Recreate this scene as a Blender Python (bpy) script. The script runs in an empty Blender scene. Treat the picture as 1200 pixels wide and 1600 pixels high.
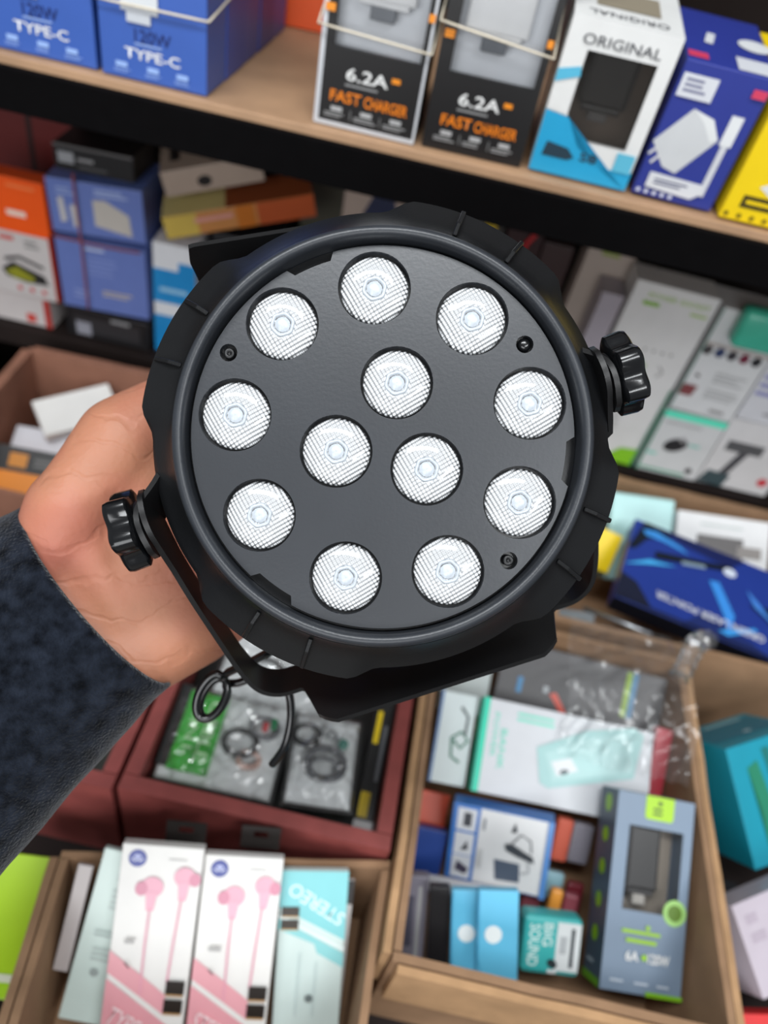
import bpy, bmesh, math, random
from mathutils import Vector, Matrix, noise
random.seed(7)
scene = bpy.context.scene
col = scene.collection

# ------------------------------------------------------------------ camera
RHO, PHI, FPX = math.radians(13.2), math.radians(46.3), 1200.0
CAM = Vector((0, 0, 1.55))
_sr, _cr, _sp, _cp = math.sin(RHO), math.cos(RHO), math.sin(PHI), math.cos(PHI)
AX_R = Vector((_cr, _cp * _sr, _sp * _sr))            # camera right in the world
AX_D = Vector((_sr, -_cp * _cr, -_sp * _cr))          # camera down
AX_F = Vector((0, _sp, -_cp))                         # camera forward
CAMROT = Matrix((AX_R, -AX_D, -AX_F)).transposed()
cd = bpy.data.cameras.new('camera')
cd.sensor_fit = 'VERTICAL'; cd.sensor_height = 36.0; cd.sensor_width = 27.0
cd.lens = 36.0 * FPX / 1600.0
cd.clip_start = 0.01; cd.clip_end = 50
cd.dof.use_dof = True; cd.dof.focus_distance = 0.296; cd.dof.aperture_fstop = 6.2
camo = bpy.data.objects.new('camera', cd); col.objects.link(camo)
camo.matrix_world = Matrix.Translation(CAM) @ CAMROT.to_4x4()
scene.camera = camo

# ------------------------------------------------------------------ light
w = bpy.data.worlds.new('shop_ambient'); scene.world = w; w.use_nodes = True
w.node_tree.nodes['Background'].inputs[0].default_value = (0.93, 0.96, 1.0, 1)
w.node_tree.nodes['Background'].inputs[1].default_value = 0.26
def area(name, loc, target, sx, sy, power, color=(1, 1, 1)):
    l = bpy.data.lights.new(name, 'AREA'); l.shape = 'RECTANGLE'; l.size = sx; l.size_y = sy
    l.energy = power; l.color = color
    o = bpy.data.objects.new(name, l); col.objects.link(o); o.location = loc
    o.rotation_euler = (Vector(target) - Vector(loc)).to_track_quat('-Z', 'Y').to_euler()
    return o
area('ceiling_tube_light', (-0.35, -0.15, 2.75), (-0.35, -0.1, 0), 1.3, 0.30, 34, (0.95, 0.98, 1.0))
area('ceiling_tube_light', (1.0, -0.9, 2.75), (0.9, -0.8, 0), 1.3, 0.30, 32, (0.95, 0.98, 1.0))  # unseen tube, added off to the right to brighten the bags in the maroon box
area('shop_front_daylight', (-0.4, -2.9, 2.0), (0, 0.5, 1.1), 2.6, 1.6, 78, (0.96, 0.98, 1.0))
scene.view_settings.view_transform = 'Standard'
scene.view_settings.look = 'None'
scene.view_settings.exposure = -0.25
scene.view_settings.gamma = 1.0
scene.view_settings.use_curve_mapping = False

# ------------------------------------------------------------------ materials
def lin(c):
    return tuple(((v / 255) / 12.92 if v / 255 <= 0.04045 else ((v / 255 + 0.055) / 1.055) ** 2.4) for v in c)
_M = {}
def mat(name, c, rough=0.45, metal=0.0, var=0.06, scale=60, bump=0.0, bscale=300, spec=0.5, coat=0.0, sheen=0.0, sss=0.0):
    if name in _M: return _M[name]
    m = bpy.data.materials.new(name); m.use_nodes = True; _M[name] = m
    nt = m.node_tree; b = nt.nodes['Principled BSDF']
    tc = nt.nodes.new('ShaderNodeTexCoord')
    nz = nt.nodes.new('ShaderNodeTexNoise'); nz.inputs['Scale'].default_value = scale; nz.inputs['Detail'].default_value = 4
    nt.links.new(tc.outputs['Object'], nz.inputs['Vector'])
    rp = nt.nodes.new('ShaderNodeValToRGB')
    l = lin(c)
    rp.color_ramp.elements[0].position = 0.3; rp.color_ramp.elements[1].position = 0.7
    rp.color_ramp.elements[0].color = tuple(v * (1 - var) for v in l) + (1,)
    rp.color_ramp.elements[1].color = tuple(min(1, v * (1 + var)) for v in l) + (1,)
    nt.links.new(nz.outputs['Fac'], rp.inputs['Fac'])
    nt.links.new(rp.outputs['Color'], b.inputs['Base Color'])
    b.inputs['Roughness'].default_value = rough; b.inputs['Metallic'].default_value = metal
    b.inputs['Specular IOR Level'].default_value = spec
    b.inputs['Coat Weight'].default_value = coat
    if sheen:
        b.inputs['Sheen Weight'].default_value = sheen; b.inputs['Sheen Roughness'].default_value = 0.4
    if sss:
        b.inputs['Subsurface Weight'].default_value = sss
        b.inputs['Subsurface Radius'].default_value = (0.006, 0.002, 0.001); b.inputs['Subsurface Scale'].default_value = 0.5
    if bump:
        n2 = nt.nodes.new('ShaderNodeTexNoise'); n2.inputs['Scale'].default_value = bscale; n2.inputs['Detail'].default_value = 5
        nt.links.new(tc.outputs['Object'], n2.inputs['Vector'])
        bp = nt.nodes.new('ShaderNodeBump'); bp.inputs['Strength'].default_value = bump; bp.inputs['Distance'].default_value = 0.001
        nt.links.new(n2.outputs['Fac'], bp.inputs['Height']); nt.links.new(bp.outputs['Normal'], b.inputs['Normal'])
    return m
def card(c, rough=0.38):
    return mat('printed_card_%02x%02x%02x' % tuple(int(v) for v in c), c, rough, var=0.03, scale=45)
def film(name, amount=0.10, rough=0.08, tint=(1, 1, 1), milky=0.0):
    if name in _M: return _M[name]
    m = bpy.data.materials.new(name); m.use_nodes = True; _M[name] = m
    nt = m.node_tree; nt.nodes.remove(nt.nodes['Principled BSDF'])
    out = nt.nodes['Material Output']
    tr = nt.nodes.new('ShaderNodeBsdfTransparent'); tr.inputs[0].default_value = tint + (1,)
    gl = nt.nodes.new('ShaderNodeBsdfGlossy'); gl.inputs['Roughness'].default_value = rough
    lw = nt.nodes.new('ShaderNodeLayerWeight'); lw.inputs[0].default_value = 0.25
    ad = nt.nodes.new('ShaderNodeMath'); ad.operation = 'ADD'; ad.inputs[1].default_value = amount; ad.use_clamp = True
    mx = nt.nodes.new('ShaderNodeMixShader')
    nt.links.new(lw.outputs['Fresnel'], ad.inputs[0]); nt.links.new(ad.outputs[0], mx.inputs[0])
    nt.links.new(tr.outputs[0], mx.inputs[1]); nt.links.new(gl.outputs[0], mx.inputs[2])
    if milky:
        df = nt.nodes.new('ShaderNodeBsdfDiffuse'); df.inputs[0].default_value = (0.9, 0.92, 0.93, 1)
        m2 = nt.nodes.new('ShaderNodeMixShader'); m2.inputs[0].default_value = milky
        nt.links.new(mx.outputs[0], m2.inputs[1]); nt.links.new(df.outputs[0], m2.inputs[2]); mx = m2
    nt.links.new(mx.outputs[0], out.inputs['Surface'])
    return m
M_CARD = mat('corrugated_cardboard', (148, 117, 90), 0.85, var=0.14, scale=30, bump=0.25, bscale=220, spec=0.2)
M_CARDRED = mat('reddish_cardboard', (140, 98, 80), 0.85, var=0.12, scale=30, bump=0.25, bscale=220, spec=0.2)
M_MAROON = mat('maroon_painted_board', (140, 68, 64), 0.6, var=0.14, scale=50, bump=0.15, bscale=200)
M_WOOD = mat('pale_plywood', (176, 140, 108), 0.6, var=0.12, scale=25, bump=0.1)
M_BLACKEDGE = mat('black_painted_edge', (9, 8, 9), 0.8, var=0.1, spec=0.05)
M_DARKWOOD = mat('dark_stained_board', (34, 26, 24), 0.65, var=0.2, scale=12, spec=0.2)
M_FILM = film('clear_plastic_film')
M_BAG = film('crinkled_clear_bag', 0.08, 0.14, milky=0.03)
M_FILM2 = film('smooth_clear_bag', 0.02, 0.16, milky=0.03)

# ------------------------------------------------------------------ helpers
def link(name, me, m=None, parent=None, smooth=False):
    if m is not None: me.materials.append(m)
    if smooth:
        for p in me.polygons: p.use_smooth = True
    o = bpy.data.objects.new(name, me); col.objects.link(o)
    if parent is not None: o.parent = parent
    return o
def from_bm(name, bm, m, parent=None, smooth=False):
    me = bpy.data.meshes.new(name); bm.to_mesh(me); bm.free()
    return link(name, me, m, parent, smooth)
def tag(o, label, cat, group=None, kind=None):
    if label: o['label'] = label
    if cat: o['category'] = cat
    if group: o['group'] = group
    if kind: o['kind'] = kind
    return o
def empty(name, loc=(0, 0, 0), rot=None):
    o = bpy.data.objects.new(name, None); col.objects.link(o); o.location = loc; o.empty_display_size = 0.02
    if rot: o.rotation_euler = rot
    return o
def add_box(bm, a, b, bev=0.0):
    a, b = Vector(a), Vector(b); c = (a + b) / 2; s = b - a
    r = bmesh.ops.create_cube(bm, size=1.0, matrix=Matrix.Translation(c) @ Matrix.Diagonal((s.x, s.y, s.z, 1)))
    if bev:
        es = list({e for v in r['verts'] for e in v.link_edges})
        bmesh.ops.bevel(bm, geom=es, offset=bev, segments=2, affect='EDGES', profile=0.5)
def box_obj(name, a, b, m, parent=None, bev=0.0):
    bm = bmesh.new(); add_box(bm, a, b, bev); return from_bm(name, bm, m, parent)
def frame_of(d):
    d = d.normalized(); u = d.orthogonal().normalized(); return u, d.cross(u).normalized()
def tube_bm(pts, r, seg=8, bm=None, closed=False):
    bm = bm or bmesh.new(); pts = [Vector(p) for p in pts]; n = len(pts); rings = []
    u = None
    for i, p in enumerate(pts):
        a = pts[(i - 1) % n] if (i > 0 or closed) else p
        b = pts[(i + 1) % n] if (i < n - 1 or closed) else p
        d = (b - a).normalized()
        if u is None: u, v = frame_of(d)
        u = (u - d * u.dot(d)).normalized(); v = d.cross(u)
        rr = r[i] if isinstance(r, (list, tuple)) else r
        rings.append([bm.verts.new(p + (u * math.cos(t) + v * math.sin(t)) * rr) for t in [2 * math.pi * k / seg for k in range(seg)]])
    for i in range(n if closed else n - 1):
        A, B = rings[i], rings[(i + 1) % n]
        for k in range(seg): bm.faces.new((A[k], A[(k + 1) % seg], B[(k + 1) % seg], B[k]))
    if not closed:
        bm.faces.new(rings[0][::-1]); bm.faces.new(rings[-1])
    return bm
def spline(pts, n=8):
    P = [Vector(p) for p in pts]; out = []
    for i in range(len(P) - 1):
        p0 = P[max(i - 1, 0)]; p1 = P[i]; p2 = P[i + 1]; p3 = P[min(i + 2, len(P) - 1)]
        for k in range(n):
            t = k / n
            out.append(0.5 * ((2 * p1) + (p2 - p0) * t + (2 * p0 - 5 * p1 + 4 * p2 - p3) * t * t + (3 * p1 - p0 - 3 * p2 + p3) * t ** 3))
    out.append(P[-1]); return out
def lathe_bm(profile, seg=96, rfun=None, bm=None, M=None, cap0=False, cap1=False):
    """profile of (z, r); axis = local z"""
    bm = bm or bmesh.new(); rings = []
    for z, r in profile:
        ring = []
        for k in range(seg):
            t = 2 * math.pi * k / seg
            rr = r if rfun is None else rfun(t, z, r)
            p = Vector((rr * math.cos(t), rr * math.sin(t), z))
            ring.append(bm.verts.new(M @ p if M else p))
        rings.append(ring)
    for A, B in zip(rings, rings[1:]):
        for k in range(seg): bm.faces.new((A[k], A[(k + 1) % seg], B[(k + 1) % seg], B[k]))
    if cap0: bm.faces.new(rings[0][::-1])
    if cap1: bm.faces.new(rings[-1])
    return bm

# ------------------------------------------------------------------ printed boxes
TEXTQ = []
class Bx:
    """A printed carton: top-level mesh (origin = front bottom left corner) with its prints as children."""
    def __init__(s, key, name, label, cat, c, group=None, window=None, rough=0.38, geom=None, bev=0.0007, material=None):
        L, R, D = geom or BOXES[key]
        s.w, s.d, s.h = D; s.n = {}
        bm = bmesh.new(); W, DD, H = D
        if window is None:
            add_box(bm, (0, 0, 0), (W, DD, H), bev)
        else:
            u0, v0, u1, v1 = window
            xs = [0, u0 * W, u1 * W, W]; zs = [0, v0 * H, v1 * H, H]
            V = lambda x, y, z: bm.verts.new((x, y, z))
            def q(*p): bm.faces.new([V(*a) for a in p])
            for i in range(3):
                for j in range(3):
                    if i == 1 and j == 1: continue
                    q((xs[i], 0, zs[j]), (xs[i + 1], 0, zs[j]), (xs[i + 1], 0, zs[j + 1]), (xs[i], 0, zs[j + 1]))
            q((0, DD, 0), (0, DD, H), (W, DD, H), (W, DD, 0))
            q((0, 0, 0), (0, 0, H), (0, DD, H), (0, DD, 0)); q((W, 0, 0), (W, DD, 0), (W, DD, H), (W, 0, H))
            q((0, 0, H), (W, 0, H), (W, DD, H), (0, DD, H)); q((0, 0, 0), (0, DD, 0), (W, DD, 0), (W, 0, 0))
            # turned-in board edge round the window
            t = 0.0015
            for (a, b) in (((xs[1], zs[1]), (xs[2], zs[1])), ((xs[2], zs[1]), (xs[2], zs[2])), ((xs[2], zs[2]), (xs[1], zs[2])), ((xs[1], zs[2]), (xs[1], zs[1]))):
                q((a[0], 0, a[1]), (b[0], 0, b[1]), (b[0], t, b[1]), (a[0], t, a[1]))
            bmesh.ops.remove_doubles(bm, verts=bm.verts, dist=1e-6)
        s.o = from_bm(name, bm, material or card(c, rough))
        s.o.rotation_mode = 'YXZ'
        s.o.rotation_euler = (math.radians(R[1]), math.radians(R[2]), math.radians(R[0]))
        s.o.location = L
        tag(s.o, label, cat, group)
        s.window = window
        if window:
            s.flat('F', [(window[0], window[1]), (window[2], window[1]), (window[2], window[3]), (window[0], window[3])], None, 'window_pane', M_FILM)
    def dims(s, f): return (s.w, s.h) if f == 'F' else (s.w, s.d) if f == 'T' else (s.d, s.h)
    def eps(s, f):
        s.n[f] = s.n.get(f, 0) + 1; return 0.00025 + 0.00012 * s.n[f]
    def pt(s, f, x, y, e):       # x, y in metres on the face
        return {'F': (x, -e, y), 'T': (x, y, s.h + e), 'R': (s.w + e, x, y), 'L': (-e, s.d - x, y)}[f]
    def flat(s, f, pts, c, name='printed_panel', m=None):
        e = s.eps(f); A, B = s.dims(f); bm = bmesh.new()
        bm.faces.new([bm.verts.new(s.pt(f, u * A, v * B, e)) for u, v in pts])
        if len(pts) > 4: bmesh.ops.triangulate(bm, faces=bm.faces[:])
        return from_bm(name, bm, m or card(c), s.o)
    def rect(s, f, u0, v0, u1, v1, c, name='printed_panel'):
        return s.flat(f, [(u0, v0), (u1, v0), (u1, v1), (u0, v1)], c, name)
    def disc(s, f, u, v, r, c, name='printed_badge', asp=1.0, rot=0):
        A, B = s.dims(f); pts = []
        for k in range(24):
            t = 2 * math.pi * k / 24; x, y = r * math.cos(t), r * asp * math.sin(t)
            a = math.radians(rot); pts.append((u + (x * math.cos(a) - y * math.sin(a)) / A, v + (x * math.sin(a) + y * math.cos(a)) / B))
        return s.flat(f, pts, c, name)
    def line(s, f, pts, wd, c, name='printed_line'):
        e = s.eps(f); A, B = s.dims(f); bm = bmesh.new()
        P = [Vector((u * A, v * B)) for u, v in pts]; vs = []
        for i, p in enumerate(P):
            d = (P[min(i + 1, len(P) - 1)] - P[max(i - 1, 0)]).normalized(); nn = Vector((-d.y, d.x)) * wd / 2
            vs.append((bm.verts.new(s.pt(f, *(p + nn), e)), bm.verts.new(s.pt(f, *(p - nn), e))))
        for a, b in zip(vs, vs[1:]): bm.faces.new((a[0], a[1], b[1], b[0]))
        return from_bm(name, bm, card(c), s.o)
    def bars(s, f, u0, v0, u1, v1, n, c, name='fine_print'):
        """rows of print too small to read"""
        e = s.eps(f); A, B = s.dims(f); bm = bmesh.new(); H = (v1 - v0) / n
        for i in range(n):
            ue = u0 + (u1 - u0) * random.uniform(0.65, 1.0)
            a, b = v0 + i * H + H * 0.25, v0 + i * H + H * 0.75
            bm.faces.new([bm.verts.new(s.pt(f, u * A, v * B, e)) for u, v in ((u0, a), (ue, a), (ue, b), (u0, b))])
        return from_bm(name, bm, card(c), s.o)
    def text(s, f, body, u, v, wu, hv, c, rot=0, bold=0.0, name='lettering'):
        """centre (u, v); wu, hv = unrotated extent as fractions of the face"""
        A, B = s.dims(f); e = s.eps(f)
        sx, sy = (wu * A, hv * B)
        TEXTQ.append((s, f, body, u * A, v * B, sx, sy, c, rot, bold, name, e))
def flush_text():
    tmp = []
    for t in TEXTQ:
        cu = bpy.data.curves.new('t', 'FONT'); cu.body = t[2]; cu.align_x = 'CENTER'; cu.offset = t[9] * 0.35; cu.resolution_u = 3
        o = bpy.data.objects.new('t', cu); col.objects.link(o); tmp.append((o, cu))
    bpy.context.view_layer.update(); dg = bpy.context.evaluated_depsgraph_get()
    for (o, cu), (s, f, body, x, y, sx, sy, c, rot, bold, name, e) in zip(tmp, TEXTQ):
        me = bpy.data.meshes.new_from_object(o.evaluated_get(dg))
        xs = [v.co.x for v in me.vertices]; ys = [v.co.y for v in me.vertices]
        cx, cy = (min(xs) + max(xs)) / 2, (min(ys) + max(ys)) / 2
        kx = sx / (max(xs) - min(xs)); ky = sy / (max(ys) - min(ys)); a = math.radians(rot)
        for v in me.vertices:
            px, py = (v.co.x - cx) * kx, (v.co.y - cy) * ky
            v.co = s.pt(f, x + px * math.cos(a) - py * math.sin(a), y + px * math.sin(a) + py * math.cos(a), e)
        me.materials.clear(); me.name = name
        link(name, me, card(c), s.o)
        bpy.data.objects.remove(o); bpy.data.curves.remove(cu)
    TEXTQ.clear()
WHITE = (232, 232, 230); BLACK = (22, 22, 24)
BOXES = {
 # key: (front-bottom-left corner, (yaw, lean, roll) degrees, (width, depth, height))
 'blue_a': ((-.3620,.602,1.351),(0,0,0),(.0785,.045,.165)),
 'blue_b': ((-.2785,.600,1.351),(0,0,0),(.0795,.045,.165)),
 'fast_a': ((-.1180,.602,1.351),(-.8,0,0),(.0767,.05,.165)),
 'fast_b': ((-.0355,.604,1.351),(1.2,0,0),(.0753,.05,.165)),
 'orig':   ((.0464,.6045,1.3525),(-.8,6,0),(.0733,.11,.1028)),
 'bluec':  ((.1250,.6045,1.3525),(-1.5,6,.6),(.0600,.11,.0926)),
 'yellow': ((.1905,.597,1.352),(0,6,0),(.08,.11,.090)),
 'socket': ((.1880,.749,1.0045),(1.2,0,1.5),(.0870,.040,.222)),
 'mlow':   ((.2800,.748,1.002),(0,0,0),(.0725,.05,.088)),
 'mup':    ((.2815,.748,1.0935),(0,0,1.5),(.0715,.05,.126)),
 'ear1':   ((-.1024,.0818,.8859),(8.7,-42,.2),(.054,.008,.17)),
 'ear2':   ((-.0458,.0905,.8840),(8.7,-43.5,-.8),(.0535,.008,.165)),
 'ear3':   ((.0088,.1251,.8865),(8,-40.9,-4),(.0475,.006,.1330)),
 'mint':   ((-.1380,.1115,.9080),(8.9,-41.9,8.6),(.034,.005,.1220)),
 'grey':   ((.2325,.1964,.9437),(8.7,-58.3,5.2),(.0626,.0307,.1392)),
 'pbank':  ((.1208,.3110,.9700),(5.6,-61.9,3.6),(.1493,.014,.0761)),
 'adapt':  ((.1145,.2590,.9205),(-12.4,-37.5,-13.6),(.08,.016,.0631)),
 'pouch':  ((.1405,.1809,.9523),(.4,-48.1,-10.8),(.0281,.010,.0606)),
 'bigs':   ((.1747,.1971,.9351),(2.8,-48.8,-3.3),(.045,.020,.0417)),
 'darkcard':((.1812,.4346,.9290),(-.7,-52.7,.9),(.1202,.008,.0566)),
 'laser':  ((.2358,.5161,1.0109),(2.3,-61.7,10.2),(.16,.035,.0862)),
 'teal':   ((.3780,.3175,.9350),(19,-52,-11),(.08,.075,.104)),
 'purple': ((.3690,.2200,.9280),(24.8,-63.1,-5.6),(.08,.03,.068)),
 'lime':   ((-.2100,.1186,.9200),(2.2,-70.8,-3.6),(.046,.018,.0792)),
 'lb_low': ((-.4190,.753,1.0395),(3,0,-.8),(.1,.08,.085)),
 'lb_up':  ((-.4200,.753,1.1295),(5,0,-2),(.101,.08,.058)),
 'blk':    ((-.4107,.758,1.1965),(2,0,-1),(.0824,.07,.0264)),
 'org':    ((-.5140,.752,1.0395),(0,0,-.5),(.09,.025,.138)),
 'amber':  ((-.2927,.757,1.148),(18.2,0,-14.8),(.1613,.06,.0237)),
 'beige':  ((-.2957,.765,1.1894),(19.8,0,-15),(.1038,.08,.0259)),
 'whblue': ((-.3136,.76,1.002),(3,0,.7),(.0475,.06,.138)),
 'vase':   ((-.122,.84,1.001),(0,0,0),(.083,.02,.236)),
 'mintc2': ((.2562,.6138,.9399),(2.9,-45.5,-3.1),(.0728,.03,.0994)),
 'whitec2':((.3350,.6101,.9399),(2.8,-50.3,-3.2),(.1084,.03,.0996)),
}

# ------------------------------------------------------------------ the room
def struct(o): o['kind'] = 'structure'; return o
M_FLOOR = mat('grey_floor_tile', (120, 116, 110), 0.5, var=0.08, scale=3)
M_WALL = mat('painted_wall', (120, 112, 106), 0.8, var=0.05, scale=4)
M_CEIL = mat('white_ceiling', (225, 225, 222), 0.9, var=0.03, scale=2)
struct(box_obj('floor', (-2.2, -3.4, -0.05), (2.2, 1.22, 0.0), M_FLOOR))
struct(box_obj('wall_back', (-2.2, 1.12, 0.0), (2.2, 1.22, 3.0), M_WALL))

# shelving and counter that carry the goods
sh = empty('shelf_unit', (0, 1.05, 0))
tag(sh, 'wooden shelving with black front edge holding charger boxes along the wall', 'shelf')
def shp(name, a, b, m, bev=0.0008):
    o = box_obj(name, Vector(a) - Vector((0, 1.05, 0)), Vector(b) - Vector((0, 1.05, 0)), m, sh, bev); return o
shp('shelf_board', (-0.95, 0.5925, 1.322), (0.95, 1.09, 1.350), M_WOOD)
shp('edge_strip', (-0.95, 0.5845, 1.3125), (0.95, 0.592, 1.3440), M_BLACKEDGE)
shp('shelf_board', (-0.95, 0.7415, 0.974), (0.95, 1.09, 1.0), M_DARKWOOD)
shp('side_panel', (-0.975, 0.60, 0.001), (-0.951, 1.09, 2.1), M_DARKWOOD)
shp('side_panel', (0.951, 0.60, 0.001), (0.975, 1.09, 2.1), M_DARKWOOD)
shp('back_panel', (-0.95, 1.091, 0.001), (0.95, 1.105, 2.1), M_DARKWOOD)
shp('shelf_board', (-0.95, 0.70, 1.70), (0.95, 1.09, 1.725), M_DARKWOOD)
TZ = 0.866
ct = empty('display_counter', (0, 0.4, 0))
tag(ct, 'dark wooden counter under the open cartons of goods', 'counter')
box_obj('counter_top', (-0.95, -0.45, TZ - 0.03), (0.95, 0.336, TZ), M_DARKWOOD, ct, 0.001)
box_obj('front_panel', (-0.93, -0.42, 0.001), (0.93, -0.40, TZ - 0.031), M_DARKWOOD, ct)
for sx in (-1, 1):
    box_obj('side_panel', (sx * 0.93 - 0.01, -0.399, 0.001), (sx * 0.93 + 0.01, 0.33, TZ - 0.031), M_DARKWOOD, ct)

# ------------------------------------------------------------------ open cartons
def carton(name, label, cat, loc, yaw, W, D, H, m, t=0.005, flaps='fblr', flap_h=0.05, group=None, ragged=0.0015, mflap=None, quad=None):
    """open box: base and four side panels; folded-out flaps lie against the outside. loc = front-left outer corner"""
    r = empty(name, loc, (0, 0, math.radians(yaw))); tag(r, label, cat, group)
    def warp(bm):                                    # a carton pulled out of square: quad = corners fl, fr, br, bl
        if quad:
            for v in bm.verts:
                u, q = v.co.x / W, v.co.y / D
                for ax in (0, 1):
                    v.co[ax] = (quad[0][ax] * (1 - u) * (1 - q) + quad[1][ax] * u * (1 - q) + quad[2][ax] * u * q + quad[3][ax] * (1 - u) * q) - loc[ax]
    bm0 = bmesh.new(); add_box(bm0, (0, 0, 0), (W, D, 0.004)); warp(bm0); from_bm('base', bm0, m, r)
    def panel(nm, a, b, mm):
        a, b = Vector(a), Vector(b); bm = bmesh.new(); add_box(bm, a, b)
        s = b - a
        le = [e for e in bm.edges if abs((e.verts[0].co - e.verts[1].co).z) < 1e-6 and e.calc_length() > 0.03]
        bmesh.ops.subdivide_edges(bm, edges=le, cuts=14, use_grid_fill=True)
        for v in bm.verts:
            if v.co.z > b.z - 1e-5:
                k = noise.noise(Vector((v.co.x * 40 + loc[0] * 90, v.co.y * 40, loc[1] * 70 + v.co.z)))
                v.co.z += ragged * k
            n2 = noise.noise(Vector((v.co.x * 14, v.co.y * 14, v.co.z * 14 + loc[0] * 50)))
            if s.x < s.y: v.co.x += ragged * 0.5 * n2
            else: v.co.y += ragged * 0.5 * n2
        warp(bm); return from_bm(nm, bm, mm, r)
    panel('side_panel', (0, 0, 0.0045), (W, t, H), m); panel('side_panel', (0, D - t, 0.0045), (W, D, H), m)
    panel('side_panel', (0, t + 0.0008, 0.0045), (t, D - t - 0.0008, H), m); panel('side_panel', (W - t, t + 0.0008, 0.0045), (W, D - t - 0.0008, H), m)
    g = 0.0012; mf = mflap or m
    if 'f' in flaps: panel('flap', (0.004, -t - g, H - flap_h), (W - 0.004, -g, H - 0.001), mf)
    if 'b' in flaps: panel('flap', (0.004, D + g, H - flap_h), (W - 0.004, D + t + g, H - 0.001), mf)
    if 'l' in flaps: panel('flap', (-t - g, 0.004, H - flap_h), (-g, D - 0.004, H - 0.001), mf)
    if 'r' in flaps: panel('flap', (W + g, 0.004, H - flap_h), (W + t + g, D - 0.004, H - 0.001), mf)
    return r
ZB = TZ + 0.001
M_CARDPALE = mat('pale_torn_cardboard', (176, 140, 104), 0.9, var=0.14, scale=40, bump=0.3, bscale=240, spec=0.15)
carton('carton', 'large brown carton holding the power bank and blue-grey windowed box', 'box', (0.072, 0.166, ZB), 0, 0.232, 0.306, 0.133, M_CARD, 0.0055, 'flr', 0.06, mflap=M_CARDPALE)
carton('carton', 'brown carton holding the pink earphone boxes', 'box', (-0.128, 0.030, ZB), 0, 0.20, 0.18, 0.112, M_CARD, 0.005, 'l', 0.05, quad=((-.140, .030), (.0655, .045), (.0632, .2365), (-.1640, .1920)))
carton('carton', 'brown carton holding the blue laser pointer box', 'box', (0.180, 0.486, ZB), 0, 0.30, 0.236, 0.133, M_CARD, 0.0055, 'b', 0.06)
carton('carton', 'reddish brown carton of papers behind the hand', 'box', (-0.437, 0.478, ZB), 1.5, 0.24, 0.228, 0.135, M_CARDRED, 0.0055, 'lb', 0.06)
carton('tray_box', 'maroon box holding bagged cables, below the stage light', 'box', (-0.143, 0.2385, ZB), 0, 0.2035, 0.19, 0.124, M_MAROON, 0.0115, '', ragged=0.0004)
carton('tray_box', 'maroon box under the navy sleeve, left of the cable box', 'box', (-0.352, 0.2385, ZB), 0, 0.2035, 0.19, 0.118, M_MAROON, 0.0115, '', ragged=0.0004)

# ------------------------------------------------------------------ the stage light (its own metric frame: x right, y up, z out of the face)
M_RING = mat('lit_black_ring', (44, 47, 52), 0.38, var=0.1, scale=80, bump=0.08, bscale=900, spec=0.5)  # lighter copy of the housing plastic: the light it catches is in the colour
M_ABS = mat('shaded_black_plastic', (15, 16, 18), 0.42, var=0.1, scale=80, bump=0.06, bscale=900, spec=0.5)  # darker copy: shade on the sideways faces is put into the colour
M_PLATE = mat('satin_black_face_plate', (40, 43, 48), 0.36, var=0.12, scale=22, bump=0.05, bscale=700, spec=0.6)
M_GLOSSB = mat('glossy_black_plastic', (14, 15, 17), 0.2, var=0.1, spec=0.6)
M_YOKE = mat('black_powder_coat', (17, 17, 18), 0.4, var=0.1, bump=0.05, bscale=1200, spec=0.4)
LROOT = CAM + CAMROT @ Vector((-0.000483, 0.029, -0.29))
st = empty('stage_light', LROOT); st.rotation_euler = CAMROT.to_euler()
tag(st, 'round black stage light with twelve white LED lenses held in a hand', 'stage light')
LOBES = [math.radians(a) for a in (62.6, 152.6, 242.6, 332.6)]
def lobe(t):
    d = min(abs((t - a + math.pi) % (2 * math.pi) - math.pi) for a in LOBES)
    k = (math.degrees(d) - 19) / 8.0
    k = min(1, max(0, k)); return 1 - k * k * (3 - 2 * k)
LW = {}
prof = [(-0.0060, .0790, 0), (-.0050, .0812, 0), (-.0090, .0828, .12), (-.0135, .0860, .5), (-.0175, .0895, .9), (-.0195, .0917, 1), (-.0230, .0922, 1), (-.045, .0917, 1),
        (-.0475, .0885, .8), (-.0485, .0850, .4), (-.0490, .0640, 0), (-.0500, .0600, 0), (-.0650, .0580, 0), (-.0675, .0560, 0), (-.0680, .0500, 0), (-.0680, .0010, 0)]
wmap = {round(z, 5): lw for z, r, lw in prof}
hb = lathe_bm([(z, r) for z, r, l in prof], 180, lambda t, z, r: r + 0.0054 * wmap[round(z, 5)] * lobe(t), cap1=True)
for v in hb.verts: v.co.x += 0.07 * min(0, v.co.z + .006)
bmesh.ops.recalc_face_normals(hb, faces=hb.faces)
ho = from_bm('housing', hb, M_ABS, st, True)
md = ho.modifiers.new('split', 'EDGE_SPLIT'); md.split_angle = math.radians(38)
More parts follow.
